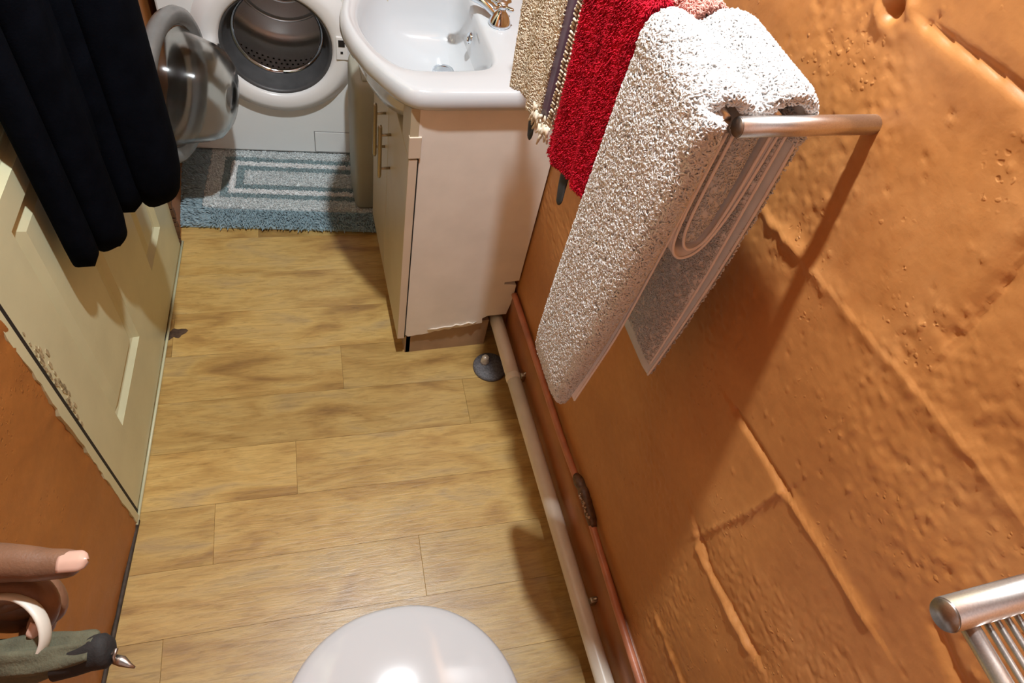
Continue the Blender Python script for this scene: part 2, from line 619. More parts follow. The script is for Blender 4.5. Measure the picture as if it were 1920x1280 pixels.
def clip_poly(poly, x0, x1, y0, y1):
    def cut(pl, f, inter):
        out = []
        for i in range(len(pl)):
            a, b = pl[i], pl[(i + 1) % len(pl)]
            if f(a):
                out.append(a)
            if f(a) != f(b):
                out.append(inter(a, b))
        return out
    def ix(v):
        return lambda a, b: (v, a[1] + (b[1] - a[1]) * (v - a[0]) / (b[0] - a[0]))
    def iy(v):
        return lambda a, b: (a[0] + (b[0] - a[0]) * (v - a[1]) / (b[1] - a[1]), v)
    for f, g in ((lambda p: p[0] >= x0, ix(x0)), (lambda p: p[0] <= x1, ix(x1)), (lambda p: p[1] >= y0, iy(y0)), (lambda p: p[1] <= y1, iy(y1))):
        poly = cut(poly, f, g)
        if len(poly) < 3:
            return []
    return poly


first = True
for row in range(-10, 15):
    v0, v1 = 0.70 + row * pitch, 0.70 + (row + 1) * pitch
    js = joints.get(row)
    if js is None:
        s = random.uniform(-1.1, -0.3)
        js = [s, s + 0.92]
    ends = [-1.4] + js + [1.4]
    ends = [e for e in ends if -1.5 < e < 1.5]
    for a, b in zip(ends[:-1], ends[1:]):
        g = 0.0002
        q = [(a + g, v0 + g), (b - g, v0 + g), (b - g, v1 - g), (a + g, v1 - g)]
        # rotate about the row origin (0, .70)
        q = [(x * ca - (y - 0.70) * sa, 0.70 + x * sa + (y - 0.70) * ca) for x, y in q]
        q = clip_poly(q, -0.62, 0.60, -0.60, 2.50)
        if len(q) < 3:
            continue
        bm = BM()
        cx, cy = sum(p[0] for p in q) / len(q), sum(p[1] for p in q) / len(q)
        ins = [Vector((p[0] - cx, p[1] - cy, 0)) for p in q]
        rings = [[Vector((p.x, p.y, -0.003)) for p in ins], [Vector((p.x, p.y, -0.0006)) for p in ins],
                 [Vector((p.x * (1 - 0.0006 / max(.05, p.length)), p.y * (1 - 0.0006 / max(.05, p.length)), 0.0)) for p in ins]]
        loft(bm, rings)
        bmesh.ops.transform(bm, matrix=Matrix.Rotation(-fl_rot, 4, 'Z'), verts=bm.verts[:])
        o = obj('plank', bm, PLANK, None, smooth=False)
        o.parent = fl
        o.location = (cx, cy, 0)
        o.rotation_euler = (0, 0, fl_rot)

bm = BM()  # thin dark irregular patch on the floor at the door foot
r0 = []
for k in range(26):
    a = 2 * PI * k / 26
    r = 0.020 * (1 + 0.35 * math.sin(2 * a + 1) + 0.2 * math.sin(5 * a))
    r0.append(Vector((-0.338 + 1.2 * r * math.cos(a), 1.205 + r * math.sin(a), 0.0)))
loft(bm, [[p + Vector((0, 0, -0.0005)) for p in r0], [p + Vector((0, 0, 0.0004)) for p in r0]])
o = obj('dark_patch', bm, mat('dark_patch', (0.07, 0.04, 0.022), 0.6, var=0.5, scale=70), fl, smooth=False)

# ------------------------------------------------------------------ setting: right wall, rough plaster over stone courses
ys = np.concatenate([np.arange(-0.62, -0.13, 0.02), np.arange(-0.12, 0.62, 0.0029), np.arange(0.62, 1.2, 0.006), np.arange(1.22, 2.5, 0.03)])
zs = np.concatenate([np.arange(0.0, 0.3, 0.006), np.arange(0.30, 1.42, 0.0029), np.arange(1.42, 2.64, 0.02)])
Y, Z = np.meshgrid(ys, zs)
D = 0.0020 * vnoise(Y * 4 + 3, Z * 4 + 9, 1) + 0.0008 * vnoise(Y * 12, Z * 12, 2) + 0.0004 * vnoise(Y * 45, Z * 45, 3)
patch = np.clip(0.5 + 1.6 * vnoise(Y * 7 + 31, Z * 7 + 11, 12), 0, 1)
D += patch * 0.0005 * np.clip(np.abs(vnoise(Y * 95, Z * 95, 4)) - 0.25, 0, 1) * np.sign(vnoise(Y * 95, Z * 95, 4))
courses = [  # (polyline, depth of groove, width, step)
    ([(0.345, 0.828), (0.275, 0.840), (0.213, 0.849)], -0.0060, 0.0045, 0.0030),
    ([(0.213, 0.850), (0.117, 0.865), (0.06, 0.872)], 0.0045, 0.0080, 0.0030),
    ([(0.262, 0.610), (0.204, 0.598), (0.161, 0.612), (0.081, 0.627)], -0.0055, 0.0060, 0.0045),
    ([(0.240, 0.590), (0.161, 0.602), (0.09, 0.618)], 0.0050, 0.0060, 0.0),
    ([(0.44, 1.062), (0.312, 1.076), (0.231, 1.089), (0.126, 1.102), (-0.05, 1.112)], 0.0032, 0.0130, 0.0020),
    ([(0.442, 1.309), (0.403, 1.313), (0.366, 1.317), (0.331, 1.320), (0.20, 1.324)], -0.0050, 0.0036, 0.0030),
    ([(0.50, 1.298), (0.40, 1.297), (0.30, 1.302)], 0.0016, 0.0110, 0.0),
    ([(0.200, 0.360), (0.09, 0.371), (-0.1, 0.375)], 0.0050, 0.0050, 0.002),
    ([(0.239, 1.241), (0.224, 1.149)], -0.0050, 0.0110, 0.003),
    ([(0.222, 0.837), (0.230, 0.749), (0.254, 0.608)], 0.0025, 0.0060, 0.0030),
    ([(0.500, 1.052), (0.466, 1.052), (0.413, 1.064)], 0.0045, 0.0080, 0.0),
    ([(0.03, 0.955), (0.005, 0.949), (-0.03, 0.945)], -0.0060, 0.0090, 0.0),
    ([(1.6, 0.84), (0.9, 0.835)], -0.003, 0.006, 0.002), ([(0.9, 1.075), (0.6, 1.07)], 0.003, 0.012, 0.001),
]
for pts, amp, wd, step in courses:
    d, s = seg_dist(Y, Z, pts)
    wob = 1 + 0.45 * vnoise(Y * 60 + 7, Z * 60, 5)
    D += 0.75 * amp * wob * np.exp(-(d / wd) ** 2)
    D += 0.4 * step * s * np.exp(-(d / 0.035) ** 2)
# the hole with its chipped rim
dh = np.hypot(Y - 0.484, Z - 1.301)
D += 0.004 * np.exp(-((dh - 0.017) / 0.008) ** 2) * (1 + vnoise(Y * 90, Z * 90, 6)) - 0.020 * np.exp(-(dh / 0.0075) ** 2)
# scattered pocks and blobs in the lower half
mask = np.clip(vnoise(Y * 9 + 50, Z * 9 + 20, 8) * 2.2, 0, 1)
D += mask * 0.0009 * np.sign(vnoise(Y * 130, Z * 130, 9)) * np.clip(np.abs(vnoise(Y * 130, Z * 130, 9)) - 0.35, 0, 1) * 2.2
for _ in range(420):
    py, pz = rng.uniform(-0.1, 0.55), rng.uniform(0.45, 1.4)
    sz = rng.uniform(0.0013, 0.0028)
    yy = (ys > py - 0.02) & (ys < py + 0.02)
    zz = (zs > pz - 0.02) & (zs < pz + 0.02)
    ix = np.ix_(zz, yy)
    D[ix] += rng.choice([-1, 1, 1]) * sz * 0.65 * np.exp(-(np.hypot(Y[ix] - py, Z[ix] - pz) / sz) ** 2)
D += 0.028 * np.clip((Z - 1.45) / 1.0, 0, 1) ** 2 * 0
V = np.stack([XW - D, Y, Z], -1).reshape(-1, 3)
ny, nz = len(ys), len(zs)
idx = np.arange(ny * nz).reshape(nz, ny)
F = np.stack([idx[:-1, :-1], idx[1:, :-1], idx[1:, 1:], idx[:-1, 1:]], -1).reshape(-1, 4)
wr = np_object('wall_right', V, F, WALL, None)
wr['kind'] = 'structure'
bm = BM()
box(bm, XW + 0.024, XW + 0.10, -0.62, 2.5, 0, 2.62)
bk = obj('masonry', bm, WALL, wr, smooth=False)

# skirting board along the right wall, with a lumpy top edge
bm = BM()
rings = []
for i in range(61):
    y = -0.6 + i * (1.665 / 60)
    n1 = float(vnoise(np.array([y * 9.0]), np.array([3.0]), 11)[0])
    x = 0.5165 + 0.0018 * n1
    h = 0.218 + 0.004 * n1
    rings.append([Vector((0.545, y, 0)), Vector((x, y, 0.0)), Vector((x - 0.001, y, 0.10)), Vector((x, y, h - 0.012)), Vector((x + 0.004, y, h - 0.003)), Vector((0.527, y, h)), Vector((0.545, y, h))])
loft(bm, rings)
struct('baseboard_right', bm, SKIRT, smooth=True)

# ------------------------------------------------------------------ setting: left wall, door and jamb
A = Vector((-0.399, 0.719, 0))
dd = Vector((0.0943, 0.9955, 0)).normalized()          # along the door, towards the washing machine
nn = Vector((dd.y, -dd.x, 0))                           # into the room


def dp(s, off, z):
    return A + dd * s + nn * off + Vector((0, 0, z))


DM = Matrix(((dd.x, nn.x, 0, A.x), (dd.y, nn.y, 0, A.y), (0, 0, 1, 0), (0, 0, 0, 1)))  # (s, off, z) -> world


def dbox(bm, s0, s1, o0, o1, z0, z1, bev=0.0):
    b2 = BM()
    box(b2, s0, s1, o0, o1, z0, z1, bev)
    b2.transform(DM)
    me = bpy.data.meshes.new('t')
    b2.to_mesh(me)
    b2.free()
    bm.from_mesh(me)
    bpy.data.meshes.remove(me)
    return bm


# near part of the left wall (below the jamb in the picture), slightly turned
ts = np.arange(0, 1.16, 0.012)
zl = np.arange(0, 2.63, 0.012)
T_, Z_ = np.meshgrid(ts, zl)
p0 = np.array([-0.4005, 0.700])
dv = np.array([-0.142, -0.990])
nv_ = np.array([0.990, -0.142])
Dl = 0.003 * vnoise(T_ * 7, Z_ * 7, 21) + 0.0012 * vnoise(T_ * 40, Z_ * 40, 22)
edge = np.clip(1 - T_ / 0.05, 0, 1)
Dl += edge * 0.003 * vnoise(T_ * 90, Z_ * 60, 23)
XY = p0 + T_[..., None] * dv + Dl[..., None] * nv_
V = np.concatenate([XY, Z_[..., None]], -1).reshape(-1, 3)
idx = np.arange(T_.size).reshape(T_.shape)
F = np.stack([idx[:-1, :-1], idx[:-1, 1:], idx[1:, 1:], idx[1:, :-1]], -1).reshape(-1, 4)
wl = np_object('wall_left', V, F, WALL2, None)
wl['kind'] = 'structure'
bm = BM()
dbox(bm, -1.35, -0.032, -0.18, -0.075, 0, 2.62)
box(bm, -0.45, -0.3235, 1.533, 2.52, 0, 2.62)
dbox(bm, -0.032, 0.815, -0.12, -0.002, 2.03, 2.62)
dbox(bm, -0.032, 0.815, -0.20, -0.12, 0, 2.62)
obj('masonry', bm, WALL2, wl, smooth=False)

# jamb strip with a ragged painted edge
bm = BM()
rings = []
for i in range(120):
    z = 0.0 + i * 2.03 / 119
    w = 0.021 + 0.0022 * float(vnoise(np.array([z * 55.0]), np.array([1.0]), 31)[0]) + 0.003 * float(vnoise(np.array([z * 15.0]), np.array([4.0]), 32)[0])
    rings.append([dp(-0.007 - w, -0.02, z), dp(-0.007 - w, 0.0035, z), dp(-0.010, 0.0045, z), dp(-0.007, 0.002, z), dp(-0.007, -0.04, z)])
loft(bm, rings)
struct('trim_1', bm, CREAM, smooth=False)

# dark strip at the foot of the wall under the left plaster: mastic line
bm = BM()
tube(bm, [Vector((p0[0] + dv[0] * t + 0.002, p0[1] + dv[1] * t, 0.002)) for t in np.linspace(0.0, 1.1, 30)], 0.005, 6)
struct('trim_2', bm, mat('dark_mastic', (0.055, 0.04, 0.028), 0.7, var=0.4, scale=60), smooth=True)

door = bpy.data.objects.new('door_1', None)
C.objects.link(door)
door['kind'] = 'structure'
door.location = A
door.rotation_euler = (0, 0, math.atan2(dd.y, dd.x))
# slab made of rails and stiles around recessed panels
zR = [0.012, 0.190, 0.752, 0.800, 1.95]
bm = BM()
dbox(bm, 0.0, 0.112, -0.038, 0.0, 0.012, 2.0)
dbox(bm, 0.342, 0.540, -0.038, 0.0, 0.012, 2.0)
dbox(bm, 0.690, 0.802, -0.038, 0.0, 0.012, 2.0)
for s0, s1 in ((0.112, 0.342), (0.540, 0.690)):
    dbox(bm, s0, s1, -0.038, 0.0, 0.012, 0.190)
    dbox(bm, s0, s1, -0.038, 0.0, 0.752, 0.800)
    dbox(bm, s0, s1, -0.038, 0.0, 1.92, 2.0)
bmesh.ops.remove_doubles(bm, verts=bm.verts[:], dist=0.0002)
obj('door_slab', bm, CREAM, door, smooth=False)
for s0, s1 in ((0.112, 0.342), (0.540, 0.690)):
    for z0, z1 in ((0.190, 0.752), (0.800, 1.92)):
        # raised-and-fielded panel: sloping bevel from the frame down, then a raised centre
        bm = BM()
        def rr(o, i):
            return [dp(s0 + i, o, z0 + i), dp(s1 - i, o, z0 + i), dp(s1 - i, o, z1 - i), dp(s0 + i, o, z1 - i)]
        loft(bm, [rr(-0.0005, 0), rr(-0.010, 0.010), rr(-0.0125, 0.020), rr(-0.004, 0.040)], cap0=False)
        obj('door_panel', bm, CREAM, door, smooth=False)
bm = BM()
box(bm, 0, 0, 0, 0, 0, 0)
bm.clear()
dbox(bm, -0.010, 0.0035, -0.05, 0.0007, 0, 2.0)
obj('door_gap', bm, DARK, door, smooth=False)
bm = BM()
tube(bm, [dp(0.30, 0.0, 1.70), dp(0.30, 0.035, 1.70), dp(0.30, 0.05, 1.715)], [0.006, 0.006, 0.009], 10)
obj('robe_hook', bm, CHROME, door)
# chipped paint on the closing edge of the door
bm = BM()
for i in range(46):
    z = 0.50 + random.gauss(0, 0.06)
    s = 0.006 + abs(random.gauss(0, 0.010))
    a = random.uniform(0, PI)
    r = random.uniform(0.002, 0.006)
    c = [dp(s + r * math.cos(a + k * PI / 2.5) * random.uniform(.5, 1), 0.0, z + r * 2 * math.sin(a + k * PI / 2.5)) for k in range(5)]
    loft(bm, [c, [p + nn * 0.0012 for p in c]])
ch = obj('paint_chips', bm, mat('worn_paint', (0.47, 0.40, 0.24), 0.6, var=0.4, scale=120), door, smooth=False)
ch['kind'] = 'stuff'
# ragged far edge of the door against the wall
bm = BM()
for i in range(26):
    z = 0.02 + i * 0.016
    w = random.uniform(0.002, 0.010)
    dbox(bm, 0.800, 0.803 + w, -0.004, 0.004 + random.uniform(0, 0.006), z, z + random.uniform(0.010, 0.02))
rg = obj('ragged_edge', bm, mat('dark_wood_splinter', (0.12, 0.06, 0.03), 0.7, var=0.4, scale=90), door, smooth=False)
rg['kind'] = 'stuff'
# threshold bead along the foot of the door
bm = BM()
tube(bm, [dp(-0.03, 0.002, 0.004), dp(0.30, 0.003, 0.004), dp(0.82, 0.003, 0.004)], 0.0036, 8)
struct('trim_3', bm, CREAM, smooth=True)

# other walls and ceiling
struct('wall_back', box(BM(), -0.75, 0.75, 2.50, 2.60, 0, 2.62), mat('pale_wall', (0.68, 0.66, 0.62), 0.7))
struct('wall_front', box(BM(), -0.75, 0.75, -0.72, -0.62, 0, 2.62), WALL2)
struct('ceiling', box(BM(), -0.75, 0.75, -0.72, 2.60, 2.46, 2.54), CEIL)

# ------------------------------------------------------------------ washing machine
wm = thing('washing_machine', 'white front loading washing machine with its round door open at the end of the room', 'washing machine', (0.0, 1.895, 0.0), math.radians(-5.6))
W = pmat(wm)
ZC = 0.405
bm = BM()
hw, z0, z1 = 0.298, 0.022, 0.85
# cabinet shell: sides, top, bottom, back
box(bm, -hw, hw, 0.030, 0.055, z0, z1)
bm.clear()
nseg = 64
circ = [Vector((0.178 * math.cos(2 * PI * k / nseg), 0, ZC + 0.178 * math.sin(2 * PI * k / nseg))) for k in range(nseg)]


def sqp(k, inset=0.0, y=0.0):
    a = 2 * PI * k / nseg
    c, s = math.cos(a), math.sin(a)
    t = 1e9
    if abs(c) > 1e-6:
        t = min(t, ((hw - inset) if c > 0 else (hw - inset)) / abs(c))
    if s > 1e-6:
        t = min(t, (z1 - inset - ZC) / s)
    if s < -1e-6:
        t = min(t, (ZC - z0 - inset) / -s)
    return Vector((c * t, y, ZC + s * t))


# snap ray samples nearest the corners so the outline is square
def sqring(inset, y):
    r = [sqp(k, inset, y) for k in range(nseg)]
    for cx, cz in ((hw - inset, z1 - inset), (-hw + inset, z1 - inset), (hw - inset, z0 + inset), (-hw + inset, z0 + inset)):
        i = min(range(nseg), key=lambda q: (r[q].x - cx) ** 2 + (r[q].z - cz) ** 2)
        r[i] = Vector((cx, y, cz))
    return r


loft(bm, [circ, sqring(0.006, 0.0), sqring(0.001, 0.003), sqring(0.0, 0.009), sqring(0.0, 0.55)], cap0=False, cap1=True)
obj('cabinet', bm, WASH, wm, smooth=False, world_coords=False)
AX = Matrix.Translation((0, 0, ZC)) @ Matrix.Rotation(PI / 2, 4, 'X')  # local Z points out of the front (-Y)
bm = BM()
lathe(bm, [(0.150, 0.006), (0.153, 0.020), (0.160, 0.027), (0.172, 0.029), (0.186, 0.031), (0.200, 0.027), (0.211, 0.014), (0.222, 0.005), (0.226, -0.001)], AX, 72)
obj('door_collar', bm, WASHC, wm, world_coords=False)
bm = BM()
lathe(bm, [(0.153, 0.016), (0.149, 0.018), (0.143, 0.008), (0.141, -0.010), (0.135, -0.016), (0.134, -0.036), (0.128, -0.042), (0.126, -0.052), (0.146, -0.066)], AX, 64)
obj('door_seal', bm, RUBBER, wm, world_coords=False)
bm = BM()
lathe(bm, [(0.136, -0.062), (0.146, -0.068), (0.168, -0.076), (0.232, -0.084), (0.236, -0.36), (0.20, -0.385), (0.0005, -0.39)], AX, 64)
dr = obj('drum', bm, STEELD, wm, world_coords=False)
for r_ in (0.035, 0.085, 0.15):
    bm = BM()
    lathe(bm, [(r_ - 0.008, -0.386), (r_ - 0.004, -0.379), (r_, -0.376), (r_ + 0.004, -0.379), (r_ + 0.008, -0.386)], AX, 48)
    obj('drum_rib', bm, STEELD, wm, world_coords=False)
bm = BM()
lathe(bm, [(0.1255, -0.046), (0.119, -0.050), (0.117, -0.056), (0.122, -0.062), (0.130, -0.064)], AX, 64)
obj('drum_rim', bm, CHROME, wm, world_coords=False)
for k in range(3):
    a = -PI / 2 + k * 2 * PI / 3 + PI / 3
    bm = BM()
    rings = []
    for i in range(9):
        f = i / 8
        h = 0.042 * math.sin(PI * min(1, max(0, f * 0.9 + 0.05))) ** 0.6
        y = 0.11 + 0.24 * f
        rings.append([Vector(((0.236 - h * math.cos(u) ** 1) * math.cos(a + 0.14 * math.sin(u)), y, ZC + (0.236 - h * math.cos(u)) * math.sin(a + 0.14 * math.sin(u)))) for u in np.linspace(-PI / 2, PI / 2, 9)])
    loft(bm, rings, closed=False)
    obj('drum_paddle', bm, STEELD, wm, world_coords=False)
bm = BM()
for i in range(8):
    for k in range(40):
        a = -PI / 2 + (k - 20) * 0.075 + (0.037 if i % 2 else 0)
        y = 0.13 + i * 0.022
        c = Vector((0.2335 * math.cos(a), y, ZC + 0.2335 * math.sin(a)))
        tdir = Vector((-math.sin(a), 0, math.cos(a)))
        rr_ = [c + 0.0032 * (math.cos(q * PI / 3) * tdir + math.sin(q * PI / 3) * Vector((0, 1, 0))) for q in range(6)]
        ins_ = Vector((-math.cos(a), 0, -math.sin(a))) * 0.0008
        loft(bm, [[p - ins_ for p in rr_], [p + ins_ for p in rr_]])
ho = obj('drum_holes', bm, DARK, wm, smooth=False, world_coords=False)
ho['kind'] = 'stuff'
bm = BM()
box(bm, 0.086, 0.288, -0.0016, 0.004, 0.030, 0.106, 0.0012)
obj('filter_flap', bm, WASH, wm, smooth=False, world_coords=False)
bm = BM()
box(bm, 0.0835, 0.2900, -0.0006, 0.004, 0.0275, 0.1085)
obj('flap_gap', bm, mat('flap_shadow_gap', (0.30, 0.31, 0.31), 0.6), wm, smooth=False, world_coords=False)
bm = BM()
box(bm, 0.163, 0.196, -0.0335, -0.01, 0.385, 0.455, 0.002)
lp = obj('latch_plate', bm, WASHC, wm, smooth=False, world_coords=False)
for z, w, h in ((0.436, 0.009, 0.010), (0.408, 0.0035, 0.0035)):
    bm = BM()
    box(bm, 0.178 - w, 0.178 + w, -0.0345, -0.02, z - h, z + h)
    o = obj('latch_hole', bm, DARK, lp, smooth=False, world_coords=False)
bm = BM()
box(bm, -hw, hw, -0.0006, 0.002, 0.600, 0.6025)
obj('panel_seam', bm, RUBBER, wm, smooth=False, world_coords=False)
for sx in (-0.26, 0.26):
    for y in (0.14, 0.50):
        bm = BM()
        tube(bm, [(sx, y, 0.0), (sx, y, 0.03)], 0.02, 16)
        obj('foot', bm, RUBBER, wm, world_coords=False)
# open door: ring of grey plastic with a clear glass bowl, hinged on the left
hinge = Vector((-0.198, 1.872, ZC))
u = Vector((-0.30, -0.954, 0)).normalized()
dn = Vector((0.954, -0.30, 0)).normalized()
dc = hinge + u * 0.197
RM = Matrix(((u.x, 0, dn.x, dc.x), (u.y, 0, dn.y, dc.y), (0, 1, 0, dc.z), (0, 0, 0, 1)))
RL = W.inverted() @ RM
dframe = bpy.data.objects.new('washer_door', None)
C.objects.link(dframe)
dframe.parent = wm
bm = BM()
lathe(bm, [(0.150, 0.010), (0.150, -0.012), (0.166, -0.022), (0.184, -0.018), (0.192, -0.004), (0.190, 0.010), (0.180, 0.018), (0.160, 0.018), (0.150, 0.010)], RL, 64)
obj('door_frame', bm, GREYP, dframe, world_coords=False)
bm = BM()
prof = [(0.148, 0.006), (0.140, 0.020), (0.131, 0.050), (0.122, 0.085), (0.108, 0.114), (0.085, 0.130), (0.05, 0.138), (0.001, 0.140)]
inn = [(max(0.0008, r - 0.005), h - (0.0 if i < 3 else 0.005)) for i, (r, h) in enumerate(prof)]
lathe(bm, prof + inn[::-1], RL, 64)
obj('glass_bowl', bm, GLASS, dframe, world_coords=False)
bm = BM()
lathe(bm, [(0.153, -0.014), (0.149, -0.017), (0.0008, -0.019), (0.0008, -0.022), (0.150, -0.020), (0.156, -0.017)], RL, 64)
obj('outer_window', bm, GLASS, dframe, world_coords=False)
bm = BM()
b2 = BM()
box(b2, -0.215, -0.178, -0.024, 0.008, -0.045, 0.045, 0.004)
b2.transform(RL)
me = bpy.data.meshes.new('t')
b2.to_mesh(me)
b2.free()
bm.from_mesh(me)
obj('hinge', bm, STEEL, dframe, smooth=False, world_coords=False)

# ------------------------------------------------------------------ bath mat
rug = thing('bath_mat', 'rectangular blue grey and white bath mat with shaggy border in front of the washing machine', 'rug', (0.035, 1.768, 0), math.radians(-7.0))
hx, hy = 0.362, 0.215
bands = [(0.0, 0.076, RBLUE, 0.010), (0.076, 0.120, RSPECK, 0.014), (0.120, 0.142, RBLUE2, 0.012), (0.142, 0.160, RWHITE, 0.015), (0.160, 0.182, RBLUE2, 0.012)]
bm = BM()
box(bm, -hx, hx, -hy, hy, 0.0005, 0.006, 0.002)
obj('mat_backing', bm, RBLUE, rug, smooth=False, world_coords=False)
pile_src = []
for i0, i1, m_, h in bands:
    bm = BM()
    def rc(i, z):
        return [Vector((-hx + i, -hy + i, z)), Vector((hx - i, -hy + i, z)), Vector((hx - i, hy - i, z)), Vector((-hx + i, hy - i, z))]
    e = 0.004
    loft(bm, [rc(i0 + 0.0005, 0.005), rc(i0 + e * 0.3, h * 0.7), rc(i0 + e, h), rc(i1 - e, h), rc(i1 - e * 0.3, h * 0.7), rc(i1 - 0.0005, 0.005)], False, False)
    o = obj('woven_band', bm, m_, rug, smooth=False, world_coords=False)
    pile_src.append((o, m_))
bm = BM()
box(bm, -hx + 0.184, hx - 0.184, -hy + 0.184, hy - 0.184, 0.004, 0.014, 0.004)
cen = obj('mat_centre', bm, RSPECK, rug, smooth=False, world_coords=False)
pile_src.append((cen, RSPECK))
for o, m_ in pile_src:
    if m_ is RBLUE:
        P, Nn = sample([o], 42000, lambda P, n: (n[:, 2] > 0.4))
        ang = rng.normal(0, 0.5, len(P))
        loc = (P - np.array([0.035, 1.768, 0]))
        outx = np.where(np.abs(loc[:, 0]) > hx - 0.085, np.sign(loc[:, 0]) * 1.0, 0.15 * np.sign(loc[:, 0]))
        outy = np.where(np.abs(loc[:, 0]) > hx - 0.085, 0.25 * np.sign(loc[:, 1]), np.sign(loc[:, 1]) * 0.9)
        D_ = np.stack([outx + 0.5 * np.sin(ang), outy + 0.4 * np.sin(ang * 1.7), rng.uniform(0.35, 0.95, len(P))], -1)
        strands('shaggy_pile', P, D_, m_, rug, 0.017, 0.0021)
    else:
        P, Nn = sample([o], 60000, lambda P, n: n[:, 2] > 0.2)
        Nn = np.tile(np.array([0, 0, 1.0]), (len(P), 1))
        loops('loop_pile', P, Nn, m_, rug, 0.004, 0.005, 0.0014, lean=0.6)

# ------------------------------------------------------------------ grey bin between machine and vanity
bn = thing('laundry_bin', 'slim grey green bin in the shadow between vanity unit and washing machine', 'bin', (0.22, 1.70, 0.019))
bm = BM()
rings = []
for z, s in ((0.019, 0.92), (0.03, 0.95), (0.38, 1.0), (0.43, 0.99), (0.447, 0.93), (0.452, 0.80)):
    r = []
    for k in range(40):
        a = 2 * PI * k / 40
        c, s_ = math.cos(a), math.sin(a)
        r.append(Vector((0.222 + 0.043 * s * math.copysign(abs(c) ** 0.4, c), 1.70 + 0.090 * s * math.copysign(abs(s_) ** 0.4, s_), z)))
    rings.append(r)
loft(bm, rings)
obj('bin_body', bm, BINM, bn)
bm = BM()
box(bm, 0.205, 0.238, 1.64, 1.76, 0.449, 0.458, 0.004)
obj('bin_handle', bm, BINM, bn)

# ------------------------------------------------------------------ vanity unit
YN, YF = 1.062, 1.530
va = thing('vanity_unit', 'cream vanity cupboard with torn side panel and two bar handles against the orange wall', 'cabinet', (0.38, 1.298, 0))
bm = BM()
# side panel with stepped cut-outs for the pipe and the skirting, and a torn lower edge
pts = [(0.2425, 0.088), (0.250, 0.080)]
x = 0.262
while x < 0.44:
    pts.append((x, 0.082 + (x - 0.26) * 0.13 + random.uniform(-0.003, 0.003)))
    x += random.uniform(0.008, 0.018)
pts += [(0.449, 0.108), (0.447, 0.128), (0.461, 0.137), (0.512, 0.137), (0.520, 0.200), (0.519, 0.255), (0.486, 0.262), (0.486, 0.270), (0.524, 0.272), (0.524, 0.784), (0.2425, 0.784)]
loft(bm, [[Vector((x, YN, z)) for x, z in pts], [Vector((x, YN + 0.016, z)) for x, z in pts]])
obj('side_panel', bm, VSIDE, va, smooth=False)
bm = BM()
loft(bm, [[Vector((x, YF, z)) for x, z in pts], [Vector((x, YF - 0.016, z)) for x, z in pts]])
obj('side_panel', bm, VSIDE, va, smooth=False)
# raised curl where the laminate skin is torn
bm = BM()
c = [Vector((0.300 + 0.011 * i, YN - 0.0012 - 0.0022 * math.sin(i * 1.3) ** 2, 0.104 + 0.0011 * i + 0.0025 * math.sin(i * 2.1))) for i in range(13)]
tube(bm, c, [0.0006] + [0.0022] * 11 + [0.0006], 6)
obj('torn_laminate', bm, VEDGE, va)
bm = BM()
box(bm, 0.246, 0.462, YN + 0.018, YF - 0.018, 0.080, 0.096)
box(bm, 0.512, 0.520, YN + 0.018, YF - 0.018, 0.28, 0.76)
obj('carcass', bm, DARK, va, smooth=False)
bm = BM()
box(bm, 0.247, 0.470, YN + 0.006, YN + 0.020, 0.0, 0.110)
box(bm, 0.2445, 0.258, YN + 0.006, YF - 0.006, 0.0, 0.072)
obj('plinth', bm, PLINTH, va, smooth=False)
bm = BM()
box(bm, 0.2385, 0.2420, YN + 0.002, YF - 0.002, 0.075, 0.665)
obj('front_gap', bm, DARK, va, smooth=False)
for y0, y1, hyy in ((YN - 0.001, 1.300, 1.265), (1.304, YF + 0.001, 1.343)):
    bm = BM()
    box(bm, 0.2215, 0.2385, y0, y1, 0.076, 0.668, 0.0015)
    dv_ = obj('door', bm, VDOOR, va, smooth=False)
    hz = 0.052
    bm = BM()
    tube(bm, [(0.197, hyy, 0.450), (0.197, hyy, 0.456), (0.197, hyy, 0.590), (0.197, hyy, 0.596)], [0.0035, 0.005, 0.005, 0.0035], 12)
    for z in (0.476, 0.570):
        tube(bm, [(0.197, hyy, z), (0.223, hyy, z)], 0.0032, 10)
    obj('handle', bm, NICKEL, dv_)
bm = BM()
box(bm, 0.2380, 0.2430, YN - 0.0005, YN + 0.012, 0.672, 0.784)
obj('filler_strip', bm, VSIDE, va, smooth=False)
# fixed top rail above the doors with its pale corner block
bm = BM()
box(bm, 0.2215, 0.2385, YN - 0.001, YN + 0.075, 0.672, 0.784, 0.001)
obj('top_rail', bm, VDOOR, va, smooth=False)
bm = BM()
box(bm, 0.2215, 0.2385, YF - 0.075, YF + 0.001, 0.672, 0.784, 0.001)
obj('top_rail', bm, VDOOR, va, smooth=False)
bm = BM()
box(bm, 0.2205, 0.2445, YN - 0.0035, YN + 0.006, 0.672, 0.722, 0.001)
obj('corner_block', bm, VEDGE, va, smooth=False)
bm = BM()
box(bm, 0.2220, 0.2390, YN - 0.0022, YN - 0.0005, 0.078, 0.668)
obj('door_edging', bm, VEDGE, va, smooth=False)

